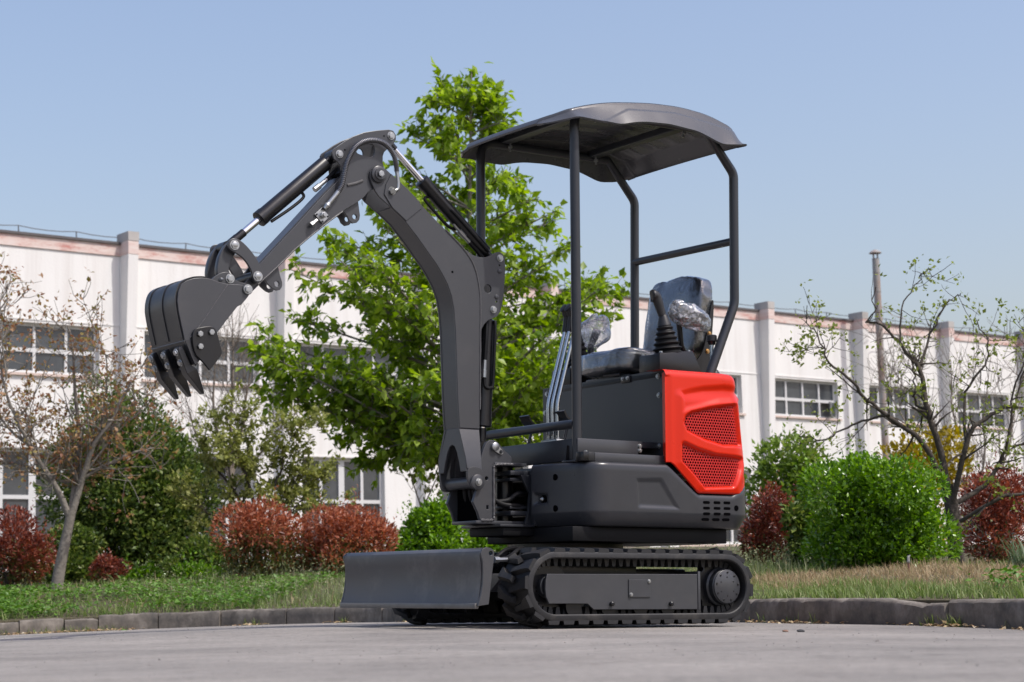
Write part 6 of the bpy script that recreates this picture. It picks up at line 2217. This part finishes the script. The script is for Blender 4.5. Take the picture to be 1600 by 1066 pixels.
cover('clover_patch', 'dark green clover covering the left verge by the kerb', 14000, (sL, kerb_s(-2.0, 13.5)), (.12, 1.7), .034, 12)
cover('clover_patch', 'dark green clover on the verge at the right edge', 7000, (kerb_s(1.55, 7.8), sR), (.35, 2.2), .028, 13, .10)
# fallen leaves and tufts in the gutter
LM_LITTER = leaf_material('litter_leaf', [(.40, .28, .14), (.50, .40, .24), (.34, .20, .10), (.55, .48, .34)], .7, .2)
r_ = np.random.default_rng(15)
cl = np.r_[r_.uniform(joints[0] - .6, joints[0] + .9, 9), r_.uniform(joints[2], sM, 9), r_.uniform(sM, j2[-1] + .7, 12)]
s_ = cl[r_.integers(len(cl), size=1100)] + r_.normal(0, .10, 1100)
d_ = -np.abs(r_.normal(0, .035, 1100)) - .004
xy = on_verge(s_, d_)
pz = road_z(xy[:, 0], xy[:, 1]) + r_.uniform(.001, .012, 1100)
lt = build_leaves('fallen_leaves', np.c_[xy, pz], np.c_[r_.normal(0, 1, (1100, 2)), r_.normal(0, .15, 1100)], r_.uniform(.012, .034, 1100), LM_LITTER, None, seed=16, kind='stuff', up_bias=1.5)
tag(lt, 'dry pale leaves blown into the gutter along the kerb', 'leaf litter')
def gutter_tufts(n, seed):
    r_ = np.random.default_rng(seed)
    verts, fc = [], []
    for i in range(n):
        s = cl[r_.integers(len(cl))] + r_.normal(0, .07)
        p_ = on_verge(np.array([s]), np.array([-.008]))[0]
        z = road_z(p_[0], p_[1])[0]
        for q in range(r_.integers(4, 11)):
            az = r_.uniform(0, 6.28)
            ln = r_.uniform(.015, .06)
            le = r_.uniform(.2, .9)
            sv = np.array([-math.sin(az), math.cos(az), 0]) * .0022
            b = np.array([p_[0], p_[1], z - .002]) + np.r_[r_.normal(0, .012, 2), 0]
            t_ = b + np.array([math.cos(az) * le * ln, math.sin(az) * le * ln, ln])
            mdl = (b + t_) / 2 + np.array([0, 0, .15 * ln])
            k = len(verts)
            verts += [b - sv, b + sv, mdl - sv * .8, mdl + sv * .8, t_]
            fc += [(k, k + 1, k + 3), (k, k + 3, k + 2), (k + 2, k + 3, k + 4)]
    o = mesh('gutter_weeds', verts, fc, LM_GRASS, None, 0)
    o['kind'] = 'stuff'
    tag(o, 'small weeds sprouting at the foot of the kerb', 'weeds')
gutter_tufts(120, 17)
# stones and crumbs lying on the road
r_ = np.random.default_rng(18)
n = 900
xy = np.c_[r_.uniform(-3.2, 2.0, n), r_.uniform(3.0, 10.0, n)]
b = np.array([kerb_s(*q) for q in xy])
pz = road_z(xy[:, 0], xy[:, 1])
kk = np.array([np.dot(q - kerb_at(s)[:2], kerb_n(s)) < -.02 for q, s in zip(xy, b)])
xy, pz = xy[kk], pz[kk]
verts, fc = [], []
for (x, y), z in zip(xy, pz):
    q = r_.uniform(.0008, .0030) * (2.0 if r_.random() < .04 else 1)
    k = len(verts)
    for dx, dy, dz in ((-1, -.7, -.2), (1, -.8, -.2), (.8, .9, -.2), (-.9, .8, -.2), (-.5, -.3, .8), (.5, -.4, .7), (.3, .5, .9), (-.4, .4, .6)):
        verts.append((x + dx * q * r_.uniform(.7, 1.3), y + dy * q * r_.uniform(.7, 1.3), z + dz * q))
    fc += [(k, k + 1, k + 5, k + 4), (k + 1, k + 2, k + 6, k + 5), (k + 2, k + 3, k + 7, k + 6), (k + 3, k, k + 4, k + 7), (k + 4, k + 5, k + 6, k + 7)]
gv = mesh('road_grit', verts, fc, simple('grit', (.20, .185, .17), rough=.95, var=.5, scale=200), None, 0)
gv['kind'] = 'stuff'
tag(gv, 'loose grit scattered on the concrete road', 'grit')
# a few things lying on the road
def lying_leaf(x, y, size, cols, label, seed):
    z = float(road_z(x, y)[0])
    o = empty('fallen_leaf', (x, y, z))
    build_leaves('leaf_blade', np.array([[0, 0, .006]]), np.array([[1.0, .35, .12]]), np.array([size]), leaf_material('lying_leaf_%d' % seed, cols), o, seed=seed, up_bias=2.0)
    tube('leaf_stalk', [(-.012, -.004, .003), (0, 0, .006)], .0008, M_TWIG, o, 5)
    tag(o, label, 'leaf')
lying_leaf(-1.93, 9.30, .034, [(.10, .22, .03), (.14, .28, .04)], 'single fresh green leaf lying on the road at the left', 5)
def crumb(x, y, r, col, label):
    z = float(road_z(x, y)[0])
    bm = bmesh.new()
    bmesh.ops.create_icosphere(bm, subdivisions=2, radius=r)
    for v in bm.verts:
        v.co = Vector((v.co.x * 1.5, v.co.y, v.co.z * .55)) * (1 + .25 * mnoise.noise(v.co * 90 + Vector((x, y, 0))))
        v.co.z += r * .35
    o = from_bm('stone', bm, simple('stone_%.2f' % x, col, rough=.9, var=.3, scale=80), None, 25)
    o.location = (x, y, z)
    tag(o, label, 'stone')
crumb(.915, 6.62, .008, (.22, .13, .09), 'small reddish stone on the road behind the track')
crumb(.965, 6.60, .010, (.05, .05, .052), 'small dark stone on the road right of the reddish one')
# names of meshes follow their objects
for o in bpy.data.objects:
    if o.parent is None and o.type == 'MESH' and 'label' not in o and o.get('kind') != 'structure':
        print('UNLABELLED', o.name)
